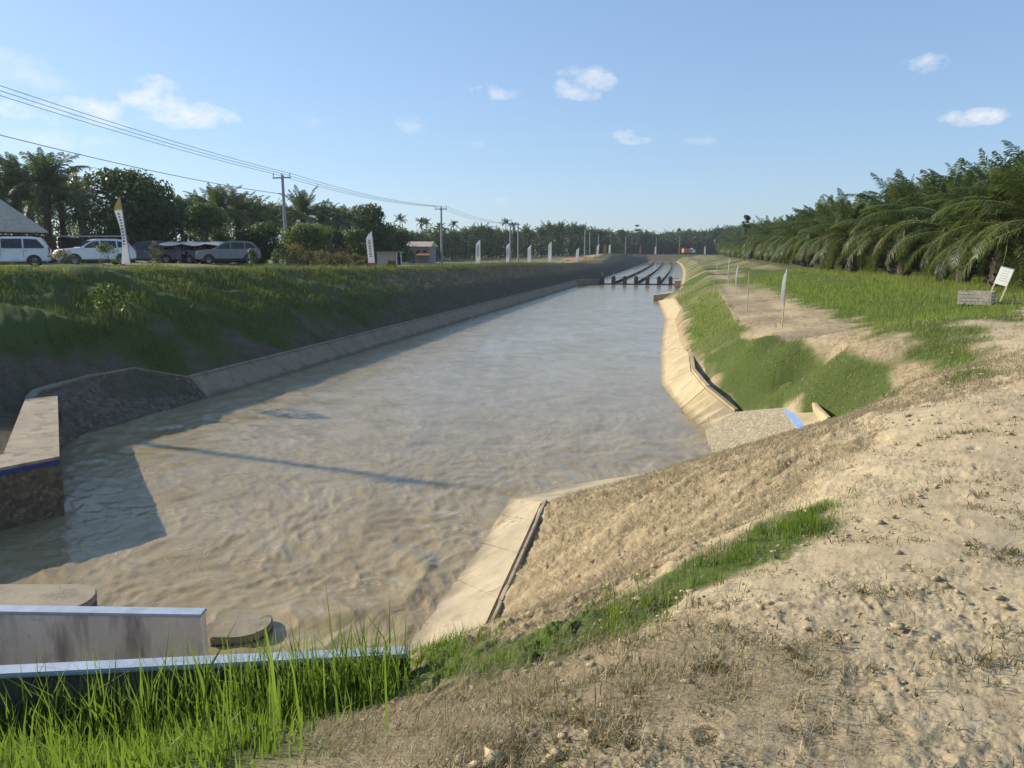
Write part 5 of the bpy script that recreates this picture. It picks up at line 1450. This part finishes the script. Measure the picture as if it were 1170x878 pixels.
# red and white marker
x, y, z = D(668.5, 298, 176); r_ = thing('marker_post', 'red and white marker post below the spoil heap', 'post', (x, y, hz(x, y)))
MB().tube([(0, 0, -.1), (0, 0, .9)], .08, 8).build('shaft', M['redcloth'], r_); MB().tube([(0, 0, .9), (0, 0, 1.3)], .082, 8).build('cap', M['cloth'], r_)

# right bank flag and stakes
def stake(label, u, vtop, vbase, mat, rad=.022, lean=0., name='stake', cloth=None):
    x, y = hit(u, vbase); zb = hz(x, y); zt = D(u, vtop, y)[2]; h = zt - zb
    root = thing(name, label, 'flag' if cloth else 'stake', (x, y, zb), 0, 'stakes along the right bank path'); root.rotation_euler = (0, lean, 0)
    MB().tube([(0, 0, -.15), (.01, 0, h * .5), (0, 0, h)], [rad, rad * .9, rad * .7], 6).build('pole', M[mat], root)
    if cloth:
        a, b, w = cloth; mb = MB(); n = 12; vs = []
        for i in range(n + 1):
            t = i / n; z = h * (a + (b - a) * t); ww = w * (math.sin(PI * (.15 + .75 * (1 - t))) ** .6) * (1 if t < .9 else .5)
            vs += [(.015, -.012, z), (.015 - ww * .92, -.05 + .04 * math.sin(t * 6), z), ]
        q = len(vs); V = vs + [(p[0], p[1] + .01, p[2]) for p in vs]
        for i in range(n):
            k = 2 * i; mb.add([V[k], V[k + 1], V[k + 3], V[k + 2], V[k + q], V[k + q + 1], V[k + q + 3], V[k + q + 2]], [(0, 1, 2, 3), (7, 6, 5, 4), (0, 4, 5, 1), (2, 6, 7, 3), (1, 5, 6, 2), (3, 7, 4, 0)])
        mb.build('banner', M['cloth'], root)
    return root
stake('nearest white feather flag on a bamboo pole beside the sandy path', 893.5, 308, 374, 'bamboo', .022, .02, 'feather_flag', (.36, 1.0, .16))
stake('bare bamboo stake behind the nearest feather flag', 853.5, 310, 356, 'bamboo', .022)
stake('furled white flag on a stake left of the bare bamboo', 840.5, 303, 338, 'bamboo', .02, .03, 'furled_flag', (.3, 1.0, .12))
stake('pale stake with rolled cloth where the path narrows', 832, 296, 326, 'palewood', .03, 0, 'furled_flag', (.2, 1.0, .09))
stake('short pale stake near the top of the right bank', 819, 300, 316, 'palewood', .035)
stake('short pale stake at the far brow of the right bank', 796.5, 292, 303, 'palewood', .06)
stake('white stake at the water edge beside the weir', 777.5, 322, 342, 'palewood', .04)

# ------------------------------------------------------------------ sign and crate
def sign():
    y = 25.5; x, _, _ = D(1136, 338, y); zb = hz(x, y)
    root = thing('leaning_sign', 'pale notice board on two legs leaning before the palms', 'sign', (x, y, zb)); k = y / FPX
    h = 39 * k; w = 12.5 * k
    root.rotation_euler = (math.radians(-4), math.radians(15), math.radians(-46))
    for sx in (-1, 1): MB().box((sx * w / 2, 0, h / 2 - .1), (.045, .045, h + .2)).build('leg', M['palewood'], root)
    MB().box((0, -.035, h * .74), (w * 1.08, .022, h * .50)).build('board', M['board'], root, bevel=.004)
    MB().box((0, -.03, h * 1.0), (w * 1.15, .05, .03)).build('top_rail', M['metal'], root)
    mb = MB()
    for j in range(5): mb.box((.0, -.048, h * (.90 - j * .07)), (w * (.62 - .1 * (j % 2)), .003, h * .02))
    mb.build('faint_lettering', M['greyprint'], root)
    xc, yc, _ = D(1116, 338, y - .6); zb = hz(xc, yc)
    r2 = thing('wooden_crate', 'weathered slatted wooden crate in the grass beside the sign', 'crate', (xc, yc, zb), math.radians(-38))
    cw, cd, ch = 31 * k, .8, 15.5 * k
    mb = MB()
    for j in range(4): mb.box((0, -cd / 2, ch * (.14 + .24 * j)), (cw, .025, ch * .2))
    mb.build('front_panel', M['crate'], r2)
    mb = MB()
    for j in range(4): mb.box((0, cd / 2, ch * (.14 + .24 * j)), (cw, .025, ch * .2))
    mb.build('back_panel', M['crate'], r2)
    for sx in (-1, 1):
        mb = MB()
        for j in range(4): mb.box((sx * (cw / 2 + .014), 0, ch * (.14 + .24 * j)), (.024, cd - .03, ch * .2))
        mb.build('side_panel', M['crate'], r2)
        for sy in (-1, 1): MB().box((sx * (cw / 2 - .04), sy * (cd / 2 - .04), ch / 2), (.05, .05, ch)).build('corner_post', M['crate'], r2)
    MB().box((0, 0, .05), (cw - .06, cd - .06, .03)).build('base', M['darkroom'], r2)
sign()

# ------------------------------------------------------------------ camera, light, sky
cam = bpy.data.cameras.new('camera'); co = bpy.data.objects.new('camera', cam); link(co)
cam.sensor_width = 36; cam.sensor_fit = 'HORIZONTAL'; cam.lens = FPX / 1170 * 36; cam.clip_start = .05; cam.clip_end = 6000
co.location = (0, 0, H); co.rotation_euler = (PI / 2 - PITCH, 0, 0)
scene.camera = co
sd = Vector((SUN_AZ[0] * math.cos(SUN_EL), SUN_AZ[1] * math.cos(SUN_EL), math.sin(SUN_EL)))
sl = bpy.data.lights.new('sun', 'SUN'); sl.energy = 5.0; sl.angle = math.radians(.53); sl.color = (1, .90, .74)
so_ = bpy.data.objects.new('sun', sl); link(so_); so_.rotation_euler = (-sd).to_track_quat('-Z', 'Y').to_euler(); so_.location = (-40, 20, 60)

w = bpy.data.worlds.new('World'); scene.world = w; w.use_nodes = True
nt = w.node_tree; nt.nodes.clear()
def wn(t, **k):
    q = nt.nodes.new(t)
    for a, b in k.items(): setattr(q, a, b)
    return q
out = wn('ShaderNodeOutputWorld'); bg = wn('ShaderNodeBackground'); sky = wn('ShaderNodeTexSky', sky_type='NISHITA')
sky.sun_disc = False; sky.sun_elevation = SUN_EL; sky.sun_rotation = math.atan2(SUN_AZ[0], SUN_AZ[1]); sky.altitude = 50; sky.air_density = 1.0; sky.dust_density = .45; sky.ozone_density = 3.0
bg.inputs[1].default_value = .13
def wm(op, a, b=None, clamp=False):
    q = wn('ShaderNodeMath', operation=op, use_clamp=clamp)
    for i, v in enumerate((a, b)):
        if v is None: continue
        if hasattr(v, 'is_linked'): nt.links.new(v, q.inputs[i])
        else: q.inputs[i].default_value = v
    return q.outputs[0]
tc = wn('ShaderNodeTexCoord').outputs['Generated']
n1 = wn('ShaderNodeTexNoise'); n1.inputs['Scale'].default_value = 26; n1.inputs['Detail'].default_value = 7; n1.inputs['Roughness'].default_value = .62
mp = wn('ShaderNodeMapping'); mp.inputs['Scale'].default_value = (1, 1, 1.6); nt.links.new(tc, mp.inputs[0]); nt.links.new(mp.outputs[0], n1.inputs['Vector'])
def dirpx(u, v): return Vector(ray(u, v)).normalized()
total = None; shade = None
#            u    v   half-width half-height  strength
for (u, v, hw, hh, k) in ((175, 112, 40, 24, 1.0), (205, 130, 62, 18, 1.0), (110, 130, 100, 18, .85), (50, 162, 42, 14, .55), (125, 160, 28, 12, .5), (15, 90, 60, 16, .45), (10, 66, 75, 12, .35), (565, 106, 38, 10, .95),
                          (672, 97, 40, 20, .95), (668, 84, 36, 12, .5), (725, 156, 34, 10, .85), (470, 141, 20, 14, .5), (545, 166, 22, 7, .4), (1056, 73, 28, 11, .9), (1116, 134, 38, 10, .95), (800, 161, 22, 6, .35),
                          (345, 140, 24, 9, .3), (572, 230, 10, 5, .3)):
    c = dirpx(u, v); ex = Vector((0, 0, 1)).cross(c).normalized() * -1; ey = c.cross(ex) * -1
    if ey.z < 0: ey = -ey
    def dot(vec):
        q = wn('ShaderNodeVectorMath', operation='DOT_PRODUCT'); nt.links.new(tc, q.inputs[0]); q.inputs[1].default_value = vec; return q.outputs['Value']
    a = wm('DIVIDE', dot(ex), hw / FPX); b = wm('DIVIDE', dot(ey), hh / FPX)
    r2 = wm('ADD', wm('MULTIPLY', a, a), wm('MULTIPLY', b, b))
    f = wm('SUBTRACT', 1.0, r2)
    f = wm('ADD', f, wm('MULTIPLY', wm('SUBTRACT', n1.outputs['Fac'], .56), 5.0))
    f = wm('MULTIPLY', f, wm('GREATER_THAN', dot(c), .5))
    f = wm('SUBTRACT', f, wm('MULTIPLY', wm('SUBTRACT', r2, .6, True), 1.2))
    f = wm('MULTIPLY', wm('MULTIPLY', f, .5, True), k)
    total = f if total is None else wm('MAXIMUM', total, f)
    sb = wm('MULTIPLY', wm('MULTIPLY', wm('SUBTRACT', -.05, b), .55, True), f)
    shade = sb if shade is None else wm('MAXIMUM', shade, sb)
cc = wn('ShaderNodeMix'); cc.data_type = 'RGBA'; nt.links.new(shade, cc.inputs[0]); cc.inputs[6].default_value = (5.5, 5.45, 5.4, 1); cc.inputs[7].default_value = (3.4, 3.7, 4.1, 1)
mx = wn('ShaderNodeMix'); mx.data_type = 'RGBA'; nt.links.new(total, mx.inputs[0]); gm = wn('ShaderNodeGamma'); gm.inputs[1].default_value = .56; nt.links.new(sky.outputs[0], gm.inputs[0])
tn = wn('ShaderNodeMix'); tn.data_type = 'RGBA'; tn.blend_type = 'MULTIPLY'; tn.inputs[0].default_value = 1; tn.inputs[7].default_value = (1.22, 1.46, 1.80, 1)
nt.links.new(gm.outputs[0], tn.inputs[6]); nt.links.new(tn.outputs[2], mx.inputs[6]); nt.links.new(cc.outputs[2], mx.inputs[7])
nt.links.new(mx.outputs[2], bg.inputs[0]); nt.links.new(bg.outputs[0], out.inputs[0])

hv = NT('air'); pv = hv.n('ShaderNodeVolumePrincipled'); pv.inputs['Density'].default_value = .00022; pv.inputs['Color'].default_value = (.78, .89, 1, 1); pv.inputs['Anisotropy'].default_value = .3
hv.l(pv.outputs[0], hv.out.inputs['Volume'])
hz_ob = MB().box((80, 290, 12), (1100, 760, 32)).build('haze', hv.m); hz_ob['kind'] = 'stuff'; hz_ob['label'] = 'thin pale haze in the air over the canal'; hz_ob['category'] = 'haze'
scene.cycles.volume_bounces = 0
vs = scene.view_settings; vs.view_transform = 'Standard'; vs.look = 'None'; vs.gamma = 1; vs.use_curve_mapping = False; vs.exposure = .56
scene.cycles.use_denoising = True; scene.cycles.denoising_prefilter = 'ACCURATE'
scene.cycles.max_bounces = 6; scene.cycles.diffuse_bounces = 3; scene.cycles.transmission_bounces = 4; scene.cycles.transparent_max_bounces = 4
scene.cycles.caustics_reflective = False; scene.cycles.caustics_refractive = False
for root_list in PALMS.values():
    for q in root_list:
        if q.get('fresh'):
            for c in list(q.children): bpy.data.objects.remove(c)
            bpy.data.objects.remove(q)
